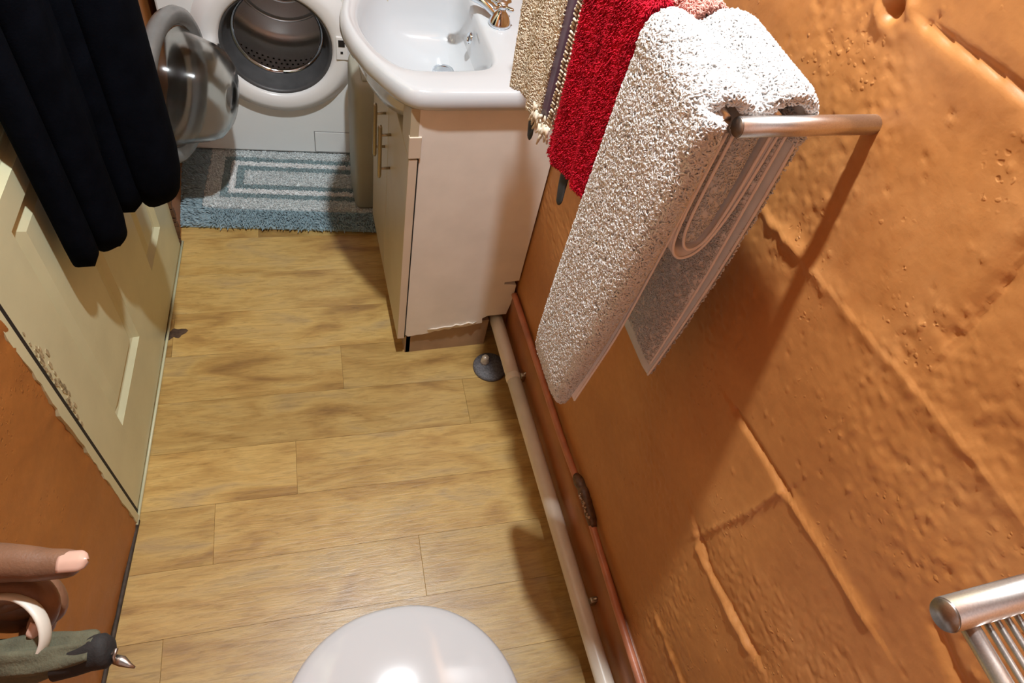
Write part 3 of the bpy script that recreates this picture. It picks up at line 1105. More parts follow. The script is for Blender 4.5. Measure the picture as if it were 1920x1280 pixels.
# ------------------------------------------------------------------ washbasin
sink = thing('washbasin', 'glossy white ceramic washbasin sitting on the cream vanity unit', 'sink', (0.36, 1.298, 0.785))
half = [(0.526, 1.048), (0.40, 1.048), (0.27, 1.048), (0.226, 1.052), (0.205, 1.070), (0.180, 1.108), (0.150, 1.168), (0.131, 1.225), (0.122, 1.27), (0.120, 1.298)]
outl = half + [(x, 2.596 - y) for x, y in reversed(half[:-1])]
bh = [(0.402, 1.22), (0.400, 1.165), (0.385, 1.137), (0.345, 1.128), (0.26, 1.126), (0.215, 1.135), (0.184, 1.172), (0.162, 1.225), (0.152, 1.27), (0.150, 1.298)]
inl = bh + [(x, 2.596 - y) for x, y in reversed(bh[:-1])]
CX, CY = 0.285, 1.298
NS = 120


def polar(poly):
    """radius of a closed polygon about (CX, CY) at NS angles"""
    out = []
    for k in range(NS):
        a = 2 * PI * k / NS
        dx, dy = math.cos(a), math.sin(a)
        best = 0
        for i in range(len(poly)):
            x0, y0 = poly[i][0] - CX, poly[i][1] - CY
            x1, y1 = poly[(i + 1) % len(poly)][0] - CX, poly[(i + 1) % len(poly)][1] - CY
            ex, ey = x1 - x0, y1 - y0
            den = dx * ey - dy * ex
            if abs(den) < 1e-12:
                continue
            t = (x0 * ey - y0 * ex) / den
            q = (x0 * dy - y0 * dx) / den
            if t > 0 and -1e-9 <= q <= 1 + 1e-9:
                best = max(best, t)
        out.append(best)
    return out


def smooth_r(r, n):
    for _ in range(n):
        r = [(r[(i - 1) % NS] + 2 * r[i] + r[(i + 1) % NS]) / 4 for i in range(NS)]
    return r


sm = [(p.x, p.y) for p in catmull([(x, y, 0) for x, y in inl], 6, True)]
RO = smooth_r(polar(outl), 1)
RI = smooth_r(polar(sm), 3)


def ring(R, f, z, off=0.0, clampx=None):
    r = []
    for k in range(NS):
        a = 2 * PI * k / NS
        q = R[k] * f - off
        x, y = CX + q * math.cos(a), CY + q * math.sin(a)
        r.append(Vector((x, y, z)))
    return r


def apron(f, z):
    """lower skirt drawn in towards the cupboard front"""
    r = []
    for k, p in enumerate(ring(RO, 1.0, z)):
        x, y = p.x, p.y
        x2 = max(x, 0.245)
        y2 = min(max(y, 1.052), 1.748)
        r.append(Vector((x * (1 - f) + x2 * f, y * (1 - f) + y2 * f, z)))
    return r


bm = BM()
rings = [ring(RI, 0.30, 0.6735), ring(RI, 0.66, 0.680), ring(RI, 0.88, 0.702), ring(RI, 0.99, 0.735), ring(RI, 1.04, 0.765), ring([RO[k] * 0.5 + RI[k] * 0.5 for k in range(NS)], 1.0, 0.781), ring(RO, 0.985, 0.786), ring(RO, 1.0, 0.793, 0.0), ring(RO, 1.0, 0.806, 0.0005), ring(RO, 1.0, 0.817, 0.004), ring(RO, 1.0, 0.8235, 0.011), ring(RO, 1.0, 0.8245, 0.018)]
mid = [RO[k] * 0.35 + RI[k] * 0.65 for k in range(NS)]
def low(f, z, q):
    return [p + Vector((0.055 * q, 0.036 * q, 0)) for p in ring(RI, f, z)]


rings += [ring(mid, 1.0, 0.8225), ring(RI, 1.0, 0.8215, -0.006), ring(RI, 1.0, 0.819, 0.0), ring(RI, 1.0, 0.812, 0.006), low(0.94, 0.785, 0.06), low(0.88, 0.748, 0.16), low(0.78, 0.716, 0.36), low(0.60, 0.696, 0.62), low(0.36, 0.684, 0.9), low(0.13, 0.680, 1.0)]
# lower skirt only outside the cupboard top: lift the underside where it sits on the unit
loft(bm, rings)
obj('basin', bm, CERAM, sink)
bm = BM()
lathe(bm, [(0.0005, 0.683), (0.017, 0.683), (0.021, 0.6845), (0.024, 0.6835), (0.025, 0.680)], Matrix.Translation((0.345, 1.338, 0.0)), 32)
obj('drain', bm, CHROME, sink)
ov = Vector((0.3900, 1.318, 0.772))
bm = BM()
OM = Matrix.Translation(ov) @ Matrix.Rotation(-PI / 2 + 0.2, 4, 'Y')
lathe(bm, [(0.0075, 0.001), (0.0085, 0.004), (0.0115, 0.004), (0.0125, 0.0)], OM, 24)
o = obj('overflow_ring', bm, CHROME, sink)
bm = BM()
lathe(bm, [(0.0005, 0.0012), (0.0078, 0.0012), (0.0078, 0.0)], OM, 20)
obj('overflow_hole', bm, DARK, o)

# tap
TXp, TYp = 0.438, 1.286
tp = thing('basin_tap', 'chrome basin tap with a cross shaped handle on the washbasin edge', 'tap', (TXp, TYp, 0.8225))
T0 = Matrix.Translation((TXp, TYp, 0.8225))
bm = BM()
lathe(bm, [(0.0005, 0.0), (0.0225, 0.0), (0.0235, 0.003), (0.0225, 0.007), (0.0195, 0.013), (0.0165, 0.019), (0.0120, 0.025), (0.009, 0.029), (0.009, 0.034), (0.0005, 0.034)], T0, 32)
obj('tap_body', bm, CHROME, tp)
bm = BM()
sp = catmull([(TXp - 0.004, TYp + 0.012, 0.837), (TXp - 0.030, TYp + 0.038, 0.850), (TXp - 0.062, TYp + 0.068, 0.850), (TXp - 0.078, TYp + 0.083, 0.838)], 6)
tube(bm, sp, [0.0105] * (len(sp) - 4) + [0.0100, 0.0095, 0.0095, 0.009], 16)
obj('spout', bm, CHROME, tp)
bm = BM()
for k in range(4):
    a = math.radians(38) + k * PI / 2
    dx, dy = math.cos(a), math.sin(a)
    base = Vector((TXp, TYp, 0.862))
    tube(bm, [base, base + Vector((dx * 0.014, dy * 0.014, 0.0)), base + Vector((dx * 0.025, dy * 0.025, 0.0005)), base + Vector((dx * 0.0275, dy * 0.0275, 0.0005))], [0.0040, 0.0036, 0.0046, 0.0028], 12)
lathe(bm, [(0.0005, 0.032), (0.009, 0.033), (0.0112, 0.038), (0.0108, 0.045), (0.0005, 0.0455)], T0, 24)
obj('cross_handle', bm, CHROME, tp)
bm = BM()
lathe(bm, [(0.0078, 0.0452), (0.0078, 0.0470), (0.0005, 0.0475)], T0, 24)
obj('handle_cap', bm, STEEL, tp)

# ------------------------------------------------------------------ waste pipe, painted pipe, floor plug
wp = thing('waste_pipe', 'long white plastic waste pipe running along the foot of the orange wall', 'pipe', (0.49, 0.5, 0.107))
bm = BM()
tube(bm, [(0.492, 1.115, 0.107), (0.491, 0.98, 0.107), (0.490, 0.868, 0.107)], 0.0185, 24)
obj('pipe_length', bm, PIPEW, wp)
bm = BM()
tube(bm, [(0.490, 0.872, 0.107), (0.4895, 0.6, 0.1075), (0.488, 0.3, 0.109), (0.488, 0.1, 0.112), (0.488, -0.30, 0.118), (0.488, -0.55, 0.12)], 0.0185, 24)
obj('pipe_length', bm, PIPEW, wp)
bm = BM()
tube(bm, [(0.490, 0.888, 0.107), (0.490, 0.885, 0.107), (0.490, 0.872, 0.107), (0.490, 0.869, 0.107)], [0.0187, 0.0202, 0.0202, 0.0187], 24)
obj('pipe_collar', bm, PIPEW, wp)
for y in (0.868, 0.30, -0.30):
    bm = BM()
    box(bm, 0.503, 0.522, y - 0.006, y + 0.006, 0.104, 0.134, 0.002)
    tube(bm, [(0.506, y, 0.126), (0.516, y, 0.140)], 0.003, 8)
    obj('pipe_clip', bm, NICKEL, wp)
cp = thing('painted_pipe', 'thin pinkish brown painted pipe along the top of the skirting', 'pipe', (0.52, 0.5, 0.23))
bm = BM()
cpts = [(0.5175, 1.055, 0.226), (0.518, 0.92, 0.226), (0.517, 0.75, 0.228), (0.517, 0.62, 0.230), (0.517, 0.53, 0.238)]
cp1 = catmull(cpts, 6)
tube(bm, cp1, 0.0078, 14)
obj('pipe_length', bm, COPPER, cp)
bm = BM()
tube(bm, catmull([(0.517, 0.42, 0.240), (0.517, 0.38, 0.236), (0.516, 0.25, 0.229), (0.515, 0.10, 0.227), (0.515, -0.2, 0.227), (0.515, -0.55, 0.227)], 6), 0.0078, 14)
obj('pipe_length', bm, COPPER, cp)
bm = BM()
tube(bm, catmull([(0.518, 0.535, 0.238), (0.519, 0.50, 0.246), (0.519, 0.47, 0.248), (0.518, 0.415, 0.240)], 5), [0.008, 0.0095, 0.011, 0.0125, 0.011, 0.010, 0.012, 0.0125, 0.011, 0.010, 0.012, 0.010, 0.0115, 0.011, 0.009, 0.008], 10)
obj('pipe_fitting', bm, mat('dark_crusted_paint', (0.10, 0.045, 0.02), 0.5, var=0.4, scale=120, bump=0.5, bscale=180), cp)
bm = BM()
for i in range(13):
    c = Vector((0.508 + random.uniform(-0.002, 0.002), 0.487 - i * 0.0045, 0.252 + random.uniform(-0.003, 0.003)))
    bmesh.ops.create_icosphere(bm, subdivisions=1, radius=random.uniform(0.0018, 0.004), matrix=Matrix.Translation(c))
o = obj('paint_flakes', bm, mat('pale_flakes', (0.50, 0.36, 0.25), 0.5, var=0.3, scale=150), cp)
o['kind'] = 'stuff'
pl = thing('floor_plug', 'dark grey round floor plate with a pale capped bolt under the white pipe', 'floor plate', (0.468, 0.985, 0))
bm = BM()
lathe(bm, [(0.0005, 0.0), (0.046, 0.0), (0.047, 0.005), (0.043, 0.010), (0.020, 0.012), (0.0005, 0.012)], Matrix.Translation((0.468, 0.985, 0)), 40)
obj('plate', bm, STONE, pl)
bm = BM()
lathe(bm, [(0.0005, 0.010), (0.012, 0.010), (0.013, 0.020), (0.0105, 0.024), (0.0105, 0.033), (0.008, 0.038), (0.0005, 0.039)], Matrix.Translation((0.455, 0.998, 0)), 8)
obj('bolt', bm, mat('pale_worn_bolt', (0.58, 0.53, 0.44), 0.35, metal=0.3, var=0.25, scale=120), pl)

# ------------------------------------------------------------------ towel rail on the right wall
ZB = 1.219
rail = thing('towel_rail', 'satin steel double towel rail projecting from the orange wall', 'towel rail', (0.53, 0.43, ZB))
bm = BM()
tube(bm, [(0.545, 0.429, ZB), (0.380, 0.429, ZB)], 0.0094, 32)
a0 = obj('arm', bm, STEEL, rail)
bm = BM()
tube(bm, [(0.3803, 0.429, ZB), (0.3785, 0.429, ZB)], [0.0093, 0.0087], 32)
obj('end_cap', bm, STEELCAP, a0)
bm = BM()
tube(bm, [(0.545, 1.03, ZB), (0.379, 1.03, ZB)], 0.0094, 32)
obj('arm', bm, STEEL, rail)
for x in (0.392, 0.438):
    bm = BM()
    tube(bm, [(x - 0.022, 0.438, ZB), (x - 0.022, 1.022, ZB)] if x < 0.4 else [(x - 0.014, 0.438, ZB), (x - 0.014, 1.022, ZB)], 0.0068, 24)
    obj('bar', bm, STEEL, rail)
XB1, XB2 = 0.370, 0.424

# second rack, nearer the camera
rack = thing('wall_rack', 'satin steel shelf rack with slim parallel rods at the lower right', 'rack', (0.53, 0.02, 1.235))
bm = BM()
tube(bm, [(0.545, 0.022, 1.235), (0.2905, 0.022, 1.235)], 0.0088, 32)
a0 = obj('arm', bm, STEEL, rack)
bm = BM()
tube(bm, [(0.2908, 0.022, 1.235), (0.2890, 0.022, 1.235)], [0.0087, 0.0081], 32)
obj('end_cap', bm, STEELCAP, a0)
bm = BM()
tube(bm, [(0.545, -0.42, 1.235), (0.290, -0.42, 1.235)], 0.0088, 32)
obj('arm', bm, STEEL, rack)
bm = BM()
tube(bm, [(0.3045, 0.018, 1.230), (0.3045, -0.418, 1.230)], 0.0048, 20)
obj('thick_rod', bm, STEEL, rack)
me0 = None
for k in range(24):
    if me0 is None:
        bm = BM()
        tube(bm, [(0.3155, 0.018, 1.230), (0.3155, -0.418, 1.230)], 0.0017, 12)
        me0 = obj('rod', bm, STEEL, rack)
    else:
        c = me0.copy()
        C.objects.link(c)
        c.location.x = me0.location.x + k * 0.0068

# ------------------------------------------------------------------ white towel over the near end of the rail
tw = thing('white_towel', 'thick folded white terry towel over the near end of the steel rail', 'towel', (0.41, 0.51, 0.70))
y_near = lambda z: 0.421 + max(0, (1.05 - z)) * 0.12
y_far = lambda z: 0.580


def flap(path, th, n0, n1, ny=12, wob=0.0):
    bm = BM()
    sheet(bm, path, n0, n1, th, ny, wob)
    return bm


def solid(name, xs_, parent, m):
    """thick folded flap: rounded cross-section in (x, y) stacked along z. xs_: list of (z, x centre, half x, y near, y far)"""
    bm = BM()
    rings = []
    for z, xc, hx_, ya, yb in xs_:
        r = []
        for k in range(36):
            a = 2 * PI * k / 36
            c, s = math.cos(a), math.sin(a)
            hy_ = (yb - ya) / 2
            e = 0.35
            r.append(Vector((xc + hx_ * math.copysign(abs(c) ** 0.8, c), (ya + yb) / 2 + hy_ * math.copysign(abs(s) ** e, s), z)))
        rings.append(r)
    loft(bm, rings)
    return obj(name, bm, m, parent)


front = solid('front_fold', [(0.700, 0.350, 0.004, 0.470, 0.572), (0.706, 0.350, 0.011, 0.462, 0.578), (0.74, 0.350, 0.014, 0.456, 0.580), (0.85, 0.350, 0.015, 0.443, 0.581), (1.0, 0.351, 0.015, 0.428, 0.581), (1.15, 0.352, 0.014, 0.420, 0.581), (1.21, 0.354, 0.012, 0.419, 0.581)], tw, TWHITE)
# shoulder over the two bars
top_path = [(p.x, p.y) for p in catmull([(0.349, 1.205, 0), (0.350, 1.222, 0), (0.357, 1.234, 0), (0.370, 1.2385, 0), (0.386, 1.232, 0), (0.397, 1.224, 0), (0.410, 1.2275, 0), (0.424, 1.2375, 0), (0.441, 1.239, 0), (0.456, 1.232, 0), (0.464, 1.215, 0), (0.466, 1.19, 0)], 5)]
top = obj('top_fold', flap(top_path, 0.014, lambda z: 0.440 if z > 1.0 else 0.44, lambda z: 0.578, 10), TWHITE, tw)
bm = BM()
sheet(bm, [(0.350, 1.19), (0.350, 1.215), (0.353, 1.226)], lambda z: 0.421, lambda z: 0.445, 0.018, 6)
lip = obj('front_lip', bm, TWHITE, tw)
back = obj('back_fold', flap([(p.x, p.y) for p in catmull([(0.466, 1.20, 0), (0.469, 1.10, 0), (0.468, 0.95, 0), (0.466, 0.85, 0), (0.463, 0.775, 0)], 8)], 0.011, lambda z: 0.442 + max(0, 1.0 - z) * 0.035, lambda z: 0.576, 8), TWHITE, tw)
inner = obj('inner_sheet', flap([(p.x, p.y) for p in catmull([(0.371, 1.205, 0), (0.372, 1.05, 0), (0.370, 0.90, 0), (0.362, 0.80, 0), (0.356, 0.735, 0)], 8)], 0.0055, lambda z: 0.436 + max(0, 1.1 - z) * 0.03, lambda z: 0.572, 8), THEM, tw)
bsheet = obj('inner_sheet', flap([(p.x, p.y) for p in catmull([(0.452, 1.205, 0), (0.455, 1.05, 0), (0.457, 0.90, 0), (0.456, 0.80, 0)], 8)], 0.005, lambda z: 0.446 + max(0, 1.0 - z) * 0.03, lambda z: 0.572, 8), THEM, tw)
ul = obj('hanging_loop', flap([(p.x, p.y) for p in catmull([(0.386, 1.20, 0), (0.385, 1.10, 0), (0.391, 1.048, 0), (0.408, 1.030, 0), (0.428, 1.045, 0), (0.440, 1.10, 0), (0.444, 1.20, 0)], 8)], 0.005, lambda z: 0.447, lambda z: 0.57, 8), THEM, tw)
roll = solid('inner_roll', [(1.046, 0.413, 0.004, 0.456, 0.56), (1.052, 0.413, 0.013, 0.450, 0.57), (1.08, 0.414, 0.018, 0.447, 0.57), (1.14, 0.415, 0.020, 0.447, 0.57), (1.20, 0.415, 0.020, 0.448, 0.57)], tw, TWHITE)
for pth, yf in (([(0.371, 1.205), (0.372, 1.05), (0.370, 0.90), (0.362, 0.80), (0.356, 0.735)], lambda z: 0.4345 + max(0, 1.1 - z) * 0.03),
                ([(0.464, 1.20), (0.467, 1.10), (0.466, 0.95), (0.464, 0.85), (0.461, 0.775)], lambda z: 0.4405 + max(0, 1.0 - z) * 0.035),
                ([(0.452, 1.205), (0.455, 1.05), (0.457, 0.90), (0.456, 0.80)], lambda z: 0.4445 + max(0, 1.0 - z) * 0.03),
                ([(0.386, 1.20), (0.385, 1.10), (0.391, 1.048), (0.408, 1.030), (0.428, 1.045), (0.440, 1.10), (0.444, 1.20)], lambda z: 0.4455),
                ([(0.394, 1.20), (0.394, 1.10), (0.400, 1.058), (0.413, 1.043), (0.427, 1.055), (0.434, 1.10), (0.436, 1.20)], lambda z: 0.4455)):
    bm = BM()
    q = catmull([(x, 0, z) for x, z in pth], 6)
    tube(bm, [Vector((p.x, yf(p.z), p.z)) for p in q], 0.0017, 8)
    obj('hem', bm, THEM, tw)
P, Nn = sample([front, lip], 235000, lambda P, n: (n[:, 0] < 0.3) | (n[:, 1] < -0.4))
P2, N2 = sample([top], 235000, lambda P, n: (n[:, 2] > -0.2))
P3, N3 = sample([back], 150000, lambda P, n: (n[:, 0] > 0.3))
P = np.concatenate([P, P2, P3])
Nn = np.concatenate([Nn, N2, N3])
loops('terry_pile', P, Nn, TWHITE, tw, 0.0024, 0.0048, 0.00115)
P, Nn = sample([roll, bsheet], 130000, lambda P, n: (n[:, 1] < -0.3) | (n[:, 0] < -0.5))
loops('terry_pile', P, Nn, TWHITE, tw, 0.0016, 0.0030, 0.0007)

# ------------------------------------------------------------------ red towel
rt = thing('red_towel', 'bright red plush hand towel hanging from the front bar of the rail', 'towel', (0.37, 0.66, 0.96))


def hang(name, parent, m, xf, ztop, zb_near, zb_far, yn, yf_, xbar, th, back_len, nz_=40, ny_=22, wave=0.004, lean=0.0):
    """cloth draped over a bar: front fall with a slanting hem, fold over, short back fall"""
    bm = BM()
    rows = []
    prof = []
    for i in range(nz_ + 1):
        prof.append(('f', i / nz_))
    for i in range(1, 8):
        prof.append(('t', i / 8))
    for i in range(12):
        prof.append(('b', i / 11))
    grid = {}
    for side in (0, 1):
        for j in range(ny_ + 1):
            f = j / ny_
            y = yn + (yf_ - yn) * f
            zb = zb_near + (zb_far - zb_near) * f
            for i, (k, t) in enumerate(prof):
                hfx = xbar - xf
                if k == 'f':
                    z = zb + (ztop - zb) * t
                    x = xf - lean * (1 - t)
                    n_ = Vector((-1, 0, 0))
                    w = wave * (1 - t * 0.6) * math.sin(f * 11 + 3 * (1 - t)) + wave * 0.5 * math.sin(f * 23 - 5 * t)
                    x += w
                elif k == 't':
                    a = PI * t
                    x = xbar - hfx * math.cos(a)
                    z = ztop + hfx * math.sin(a)
                    n_ = Vector((-math.cos(a), 0, math.sin(a)))
                else:
                    x = xbar + hfx
                    z = ztop - back_len * t
                    n_ = Vector((1, 0, 0))
                grid[(side, j, i)] = bm.verts.new(Vector((x, y, z)) - n_ * (th if side else 0))
    np_ = len(prof)
    for side in (0, 1):
        for j in range(ny_):
            for i in range(np_ - 1):
                bm.faces.new((grid[(side, j, i)], grid[(side, j, i + 1)], grid[(side, j + 1, i + 1)], grid[(side, j + 1, i)]))
    for i in range(np_ - 1):
        for j in (0, ny_):
            bm.faces.new((grid[(0, j, i)], grid[(0, j, i + 1)], grid[(1, j, i + 1)], grid[(1, j, i)]))
    for j in range(ny_):
        for i in (0, np_ - 1):
            bm.faces.new((grid[(0, j, i)], grid[(0, j + 1, i)], grid[(1, j + 1, i)], grid[(1, j, i)]))
    return obj(name, bm, m, parent)


rc_ = hang('cloth', rt, TRED, 0.352, 1.222, 0.985, 0.945, 0.597, 0.734, XB1, 0.007, 0.22, wave=0.003)
P, Nn = sample([rc_], 330000, lambda P, n: (n[:, 0] < 0.4) & (P[:, 0] < 0.39))
strands('plush_pile', P, Nn + rng.normal(scale=0.5, size=Nn.shape) + np.array([0, 0, -0.3]), TRED, rt, 0.0042, 0.0007)


def tab(name, parent, pts, w, m=TABK):
    bm = BM()
    q = catmull(pts, 5)
    tube(bm, q, [w * (0.75 + 0.25 * math.sin(PI * min(1, i / (len(q) - 1) + 0.15))) * (1 if i < len(q) - 2 else (0.7 if i == len(q) - 2 else 0.25)) for i in range(len(q))], 10, uflat=0.22)
    return obj(name, bm, m, parent)


tab('hanging_tab', rt, [(0.356, 0.672, 0.975), (0.355, 0.668, 0.955), (0.352, 0.660, 0.940), (0.348, 0.648, 0.925)], 0.013)

# ------------------------------------------------------------------ beige towel with purple band
bt = thing('beige_towel', 'worn beige hand towel with a dark purple band beside the red towel', 'towel', (0.37, 0.86, 0.96))
bc = hang('cloth', bt, TBEIGE, 0.348, 1.222, 0.968, 0.938, 0.785, 0.930, XB1, 0.008, 0.22, wave=0.006)
P, Nn = sample([bc], 190000, lambda P, n: (n[:, 0] < 0.4) & (P[:, 0] < 0.39))
loops('terry_pile', P, Nn, TBEIGE, bt, 0.0014, 0.0044, 0.0009, lean=0.9)
hang('purple_band', bt, TPURP, 0.3505, 1.222, 0.984, 0.976, 0.758, 0.786, XB1, 0.006, 0.2, nz_=24, ny_=4, wave=0.001)
hang('brown_band', bt, TBROWN, 0.3535, 1.222, 0.990, 0.985, 0.736, 0.758, XB1, 0.006, 0.2, nz_=24, ny_=6, wave=0.0025)
bm = BM()
for i in range(46):
    z = 0.975 + i * 0.0054
    y = 0.753 + random.uniform(-0.002, 0.002)
    tube(bm, [(0.352, y + 0.004, z), (0.3500, y, z + 0.0025), (0.352, y - 0.004, z + 0.001)], [0.0012, 0.0020, 0.0012], 6)
for i in range(40):
    z = 0.985 + i * 0.006
    y = 0.742 + random.uniform(-0.002, 0.002)
    tube(bm, [(0.354, y + 0.003, z), (0.3520, y, z + 0.002), (0.354, y - 0.004, z + 0.001)], [0.0014, 0.0020, 0.0012], 6)
o = obj('braid', bm, TBEIGE, bt)
o['kind'] = 'stuff'
bm = BM()
for i in range(40):
    y = random.uniform(0.742, 0.812)
    z = random.uniform(0.962, 0.985)
    p = Vector((0.347 + random.uniform(-0.003, 0.004), y, z))
    q = p + Vector((random.uniform(-0.004, 0.002), random.uniform(-0.006, 0.006), -random.uniform(0.010, 0.022)))
    tube(bm, [p, (p + q) / 2 + Vector((random.uniform(-.002, .002), random.uniform(-.002, .002), 0)), q], [0.0022, 0.0026, 0.0012], 6)
o = obj('fringe', bm, TBEIGE, bt)
o['kind'] = 'stuff'
tab('hanging_tab', bt, [(0.352, 0.812, 0.975), (0.350, 0.808, 0.955), (0.348, 0.802, 0.940), (0.345, 0.790, 0.924)], 0.013)

# ------------------------------------------------------------------ pink towel on the back bar
pt = thing('pink_towel', 'pale pink terry towel on the back bar behind the red towel', 'towel', (0.42, 0.7, 1.0))
pc = hang('cloth', pt, TPINK, 0.404, 1.222, 0.99, 0.99, 0.592, 0.80, XB2, 0.008, 0.26, wave=0.002)
P, Nn = sample([pc], 190000, lambda P, n: (P[:, 2] > 1.1) & (n[:, 2] > -0.5))
loops('terry_pile', P, Nn, TPINK, pt, 0.0028, 0.0040, 0.0009)

# ------------------------------------------------------------------ dark robe hanging on the door
rb = thing('bathrobe', 'dark navy fleece bathrobe hanging in heavy folds on the cream door', 'bathrobe', dp(0.30, 0.05, 1.70))
bm = BM()
tongues = [  # (s centre, off centre, half s, half off, bottom z, lower tip shape)
    (0.213, 0.030, 0.030, 0.022, 0.568), (0.275, 0.052, 0.046, 0.034, 0.553), (0.340, 0.072, 0.034, 0.034, 0.575), (0.412, 0.115, 0.080, 0.048, 0.545), (0.33, 0.050, 0.10, 0.036, 0.690)]
for s, o_, hs, ho, zb in tongues:
    rings = []
    for i in range(26):
        f = i / 25
        z = zb + (1.70 - zb) * f ** 1.15
        round_ = min(1.0, math.sqrt(max(0.0, 1 - (1 - min(1, (z - zb) / (hs * 1.3))) ** 2)))
        k = max(0.03, round_)
        t = max(0, (z - 1.05) / 0.65)
        t = t * t * (3 - 2 * t)
        sc, oc = s * (1 - t) + 0.30 * t, o_ * (1 - t) + 0.045 * t
        hh, h2 = hs * (1 - 0.65 * t), ho * (1 - 0.55 * t)
        rings.append([dp(sc + hh * k * math.cos(2 * PI * q / 28) * (1 + 0.05 * math.sin(5 * q * 2 * PI / 28 + s * 40)), max(0.004, oc + h2 * (0.35 + 0.65 * k) * math.sin(2 * PI * q / 28)), z) for q in range(28)])
    loft(bm, rings)
obj('robe_cloth', bm, NAVY, rb)

# ------------------------------------------------------------------ toilet
to = thing('toilet', 'white toilet with closed domed lid at the bottom of the picture', 'toilet', (0.072, 0.08, 0))
TX, TYF, TYB = 0.072, 0.297, -0.145


def lid_ring(inset, z, back=True):
    r = []
    yc = 0.115
    for k in range(72):
        a = 2 * PI * k / 72
        c, s = math.cos(a), math.sin(a)
        if s >= 0:
            x, y = 0.180 * math.copysign(abs(c) ** 0.92, c), (TYF - yc) * abs(s) ** 0.98
        else:
            x, y = 0.180 * math.copysign(abs(c) ** 0.75, c), -(yc - TYB) * abs(s) ** 0.55
        L = math.hypot(x, y)
        q = max(0.02, 1 - inset / L)
        r.append(Vector((TX + x * q, yc + y * q, z)))
    return r


bm = BM()
loft(bm, [lid_ring(0.004, 0.408), lid_ring(0.0, 0.414), lid_ring(0.001, 0.420), lid_ring(0.006, 0.4255), lid_ring(0.018, 0.4295), lid_ring(0.05, 0.4345), lid_ring(0.09, 0.4385), lid_ring(0.13, 0.4405), lid_ring(0.16, 0.441)])
obj('lid', bm, SEATP, to)
bm = BM()
loft(bm, [lid_ring(0.010, 0.385), lid_ring(0.003, 0.390), lid_ring(0.003, 0.400), lid_ring(0.010, 0.4065)])
obj('seat', bm, SEATP, to)
bm = BM()
rings = []
for z, sx, sy, yo in ((0.0, 0.62, 0.62, -0.02), (0.02, 0.60, 0.60, -0.02), (0.12, 0.52, 0.54, -0.03), (0.22, 0.62, 0.66, -0.02), (0.32, 0.88, 0.90, -0.005), (0.37, 0.96, 0.97, 0), (0.384, 0.96, 0.97, 0)):
    rings.append([Vector((TX + (p.x - TX) * sx, 0.08 + yo + (p.y - 0.08) * sy, z)) for p in lid_ring(0.0, 0)])
loft(bm, rings)
obj('bowl', bm, CERAM, to)
bm = BM()
box(bm, TX - 0.19, TX + 0.19, -0.36, -0.20, 0.40, 0.76, 0.02, 3)
box(bm, TX - 0.09, TX + 0.09, -0.34, -0.12, 0.05, 0.39, 0.02, 3)
obj('cistern', bm, CERAM, to)
for sx in (-0.07, 0.07):
    bm = BM()
    tube(bm, [(TX + sx - 0.012, -0.150, 0.412), (TX + sx + 0.012, -0.150, 0.412)], 0.010, 14)
    obj('hinge', bm, CHROME, to)

# ------------------------------------------------------------------ person: hand reaching in at the lower left
HO = Vector((-0.1605, 0.1611, 1.1030))       # a point beside the thumb
hr, hu, hn = right.copy(), -down.copy(), -fwd.copy()
K = 0.000307


def hp(x, y, n=0.0):
    return HO + hr * (x * K) + hu * (y * K) + hn * (n * K)


per = thing('person', 'dark skinned hand with thumb stretched out in front of the orange wall', 'person', HO)


def skin_body(name, chains, m, parent):
    """joint chains [(point, radius), ...] sharing a root -> one continuous skinned surface"""
    me = bpy.data.meshes.new(name)
    verts, edges, rad = [], [], []
    index = {}
    for ch_ in chains:
        prev = None
        for p, r in ch_:
            key = tuple(round(c, 5) for c in p)
            if key not in index:
                index[key] = len(verts)
                verts.append(p)
                rad.append(r)
            i = index[key]
            if prev is not None and prev != i:
                edges.append((prev, i))
            prev = i
    inv = pmat(parent).inverted()
    me.from_pydata([inv @ Vector(v) for v in verts], edges, [])
    o = bpy.data.objects.new(name, me)
    C.objects.link(o)
    o.parent = parent
    sk = o.modifiers.new('skin', 'SKIN')
    for i, r in enumerate(rad):
        me.skin_vertices[0].data[i].radius = (r, r)
    me.skin_vertices[0].data[0].use_root = True
    sk.use_smooth_shade = True
    o.modifiers.new('sub', 'SUBSURF').levels = 2
    o.modifiers['sub'].render_levels = 2
    me.materials.append(m)
    return o


mm = lambda px: px * K
wrist = (hp(-330, 30, -60), mm(85))
palm = (hp(-215, 25, -50), mm(78))
chains = [
    [wrist, (hp(-520, 10, -90), mm(95)), (hp(-900, -40, -160), mm(125))],
    [wrist, palm],
    [palm, (hp(-150, 72, 0), mm(48)), (hp(-70, 78, 10), mm(38)), (hp(-12, 73, 10), mm(35)), (hp(14, 73, 9), mm(30)), (hp(42, 74, 8), mm(30)), (hp(66, 76, 5), mm(23))],
    [palm, (hp(-140, 20, -40), mm(40)), (hp(-45, 12, -35), mm(33)), (hp(-22, -25, -40), mm(30)), (hp(-42, -62, -38), mm(24)), (hp(-55, -76, -36), mm(17))],
    [palm, (hp(-140, -10, -80), mm(40)), (hp(-55, -10, -95), mm(32)), (hp(-40, -50, -95), mm(28)), (hp(-85, -75, -80), mm(22))],
    [palm, (hp(-150, -45, -95), mm(38)), (hp(-80, -52, -120), mm(30)), (hp(-75, -95, -110), mm(26)), (hp(-120, -110, -90), mm(20))],
    [palm, (hp(-165, -70, -100), mm(34)), (hp(-110, -95, -130), mm(26)), (hp(-115, -130, -115), mm(22)), (hp(-150, -140, -95), mm(17))],
]
skin_body('hand', chains, SKIN, per)


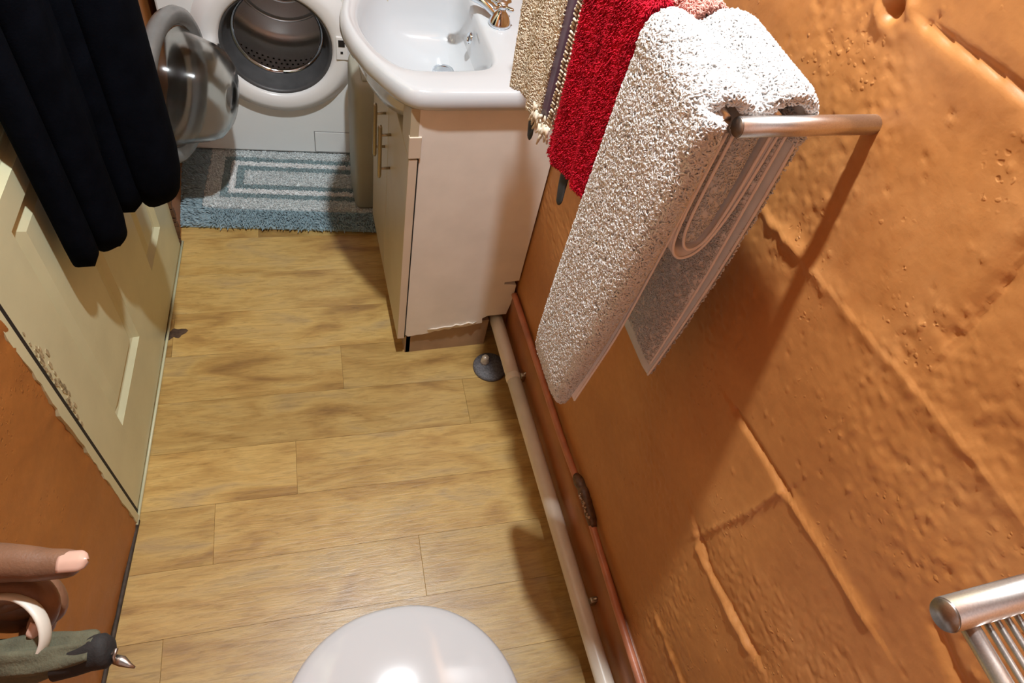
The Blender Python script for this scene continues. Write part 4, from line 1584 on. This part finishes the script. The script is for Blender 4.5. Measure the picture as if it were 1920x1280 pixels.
def nail(name, c, ax, up, L, Wd, parent):
    bm = BM()
    ax, up = ax.normalized(), up.normalized()
    side = ax.cross(up).normalized()
    up = side.cross(ax).normalized()
    rows = []
    for i in range(11):
        f = i / 10
        l = (f - 0.5) * L
        w = Wd / 2 * (1 if f < 0.62 else math.sqrt(max(0.02, 1 - ((f - 0.62) / 0.38) ** 2)))
        rows.append([c + ax * l + side * (w * t) + up * (Wd * 0.20 * (1 - t * t) - 0.0006 * (f > 0.8)) for t in np.linspace(-1, 1, 9)])
    lower = [[p - up * 0.0012 for p in r] for r in rows]
    ring_ = lambda a, b: [*a, *reversed(b)]
    loft(bm, [ring_(a, b) for a, b in zip(rows, lower)])
    o = obj(name, bm, NAIL, parent)
    o['label'] = 'pale pinkish fingernail'
    return o


nail('thumb_nail', hp(64, 84, 24), hp(100, 80, 0) - hp(0, 74, 8), (hn * 0.8 + hu * 0.6), mm(52), mm(40), per)
nail('finger_nail', hp(-30, -62, -12), hp(-45, -72, -36) - hp(-22, -20, -36), (hn * 0.75 + hr * 0.65), mm(34), mm(30), per)

ringo = thing('white_ring', 'thin white ring curving round the finger below the thumb', 'ring', hp(-80, -65, -20))
bm = BM()
pts = []
for k in range(40):
    a = 2 * PI * k / 40
    pts.append(hp(-80 + 80 * math.cos(a), -62 + 70 * math.sin(a), -8 + 14 * math.cos(a)))
rings = []
for k in range(40):
    a = 2 * PI * k / 40
    outw = (hr * math.cos(a) + hu * math.sin(a)).normalized()
    rings.append([pts[k] + outw * mm(7) * math.cos(q) + hn * mm(16) * math.sin(q) for q in np.linspace(0, 2 * PI, 11)[:-1]])
rings.append(rings[0])
loft(bm, rings, False, False)
bmesh.ops.remove_doubles(bm, verts=bm.verts[:], dist=1e-6)
obj('band', bm, BAND, ringo)

st = thing('olive_strap', 'rumpled olive green cloth strap with a black end in the lower left corner', 'strap', hp(60, -100, -30))
bm = BM()
rings = []
cl = catmull([(-260, -150, -20), (-120, -125, -14), (-20, -112, -6), (60, -98, 0), (92, -90, 4)], 8)
for i, c in enumerate(cl):
    f = i / (len(cl) - 1)
    hgt = 50 * (1 - f) + 24 * f
    r = []
    for q in range(28):
        a = 2 * PI * q / 28
        fold = 1 + 0.20 * math.sin(3 * a + 2.6 * f) + 0.20 * math.sin(6 * a - 5 * f) + 0.06 * math.sin(9 * a + 9 * f)
        r.append(hp(c.x, c.y + hgt * math.sin(a) * fold, c.z + 26 * math.cos(a) * fold))
    rings.append(r)
loft(bm, rings)
obj('cloth', bm, OLIVE, st)
bm = BM()
rings = []
for x, y, h in ((20, -122, 26), (60, -108, 30), (88, -96, 33), (105, -93, 33), (116, -96, 28), (122, -99, 18), (125, -100, 6)):
    rings.append([hp(x, y + h * math.sin(2 * PI * q / 24), 2 + (27 if h > 20 else h) * math.cos(2 * PI * q / 24)) for q in range(24)])
loft(bm, rings)
obj('black_end', bm, BLACKC, st)
bm = BM()
tube(bm, [hp(118, -98, 4), hp(128, -94, 6), hp(134, -86, 8), hp(130, -100, 9), hp(134, -114, 8)], [mm(4)] * 5, 8)
tube(bm, [hp(128, -108, 2), hp(142, -112, 2), hp(156, -120, 2), hp(166, -124, 2)], [mm(9), mm(10), mm(5), mm(2)], 8)
obj('metal_clip', bm, STEELCAP, st)
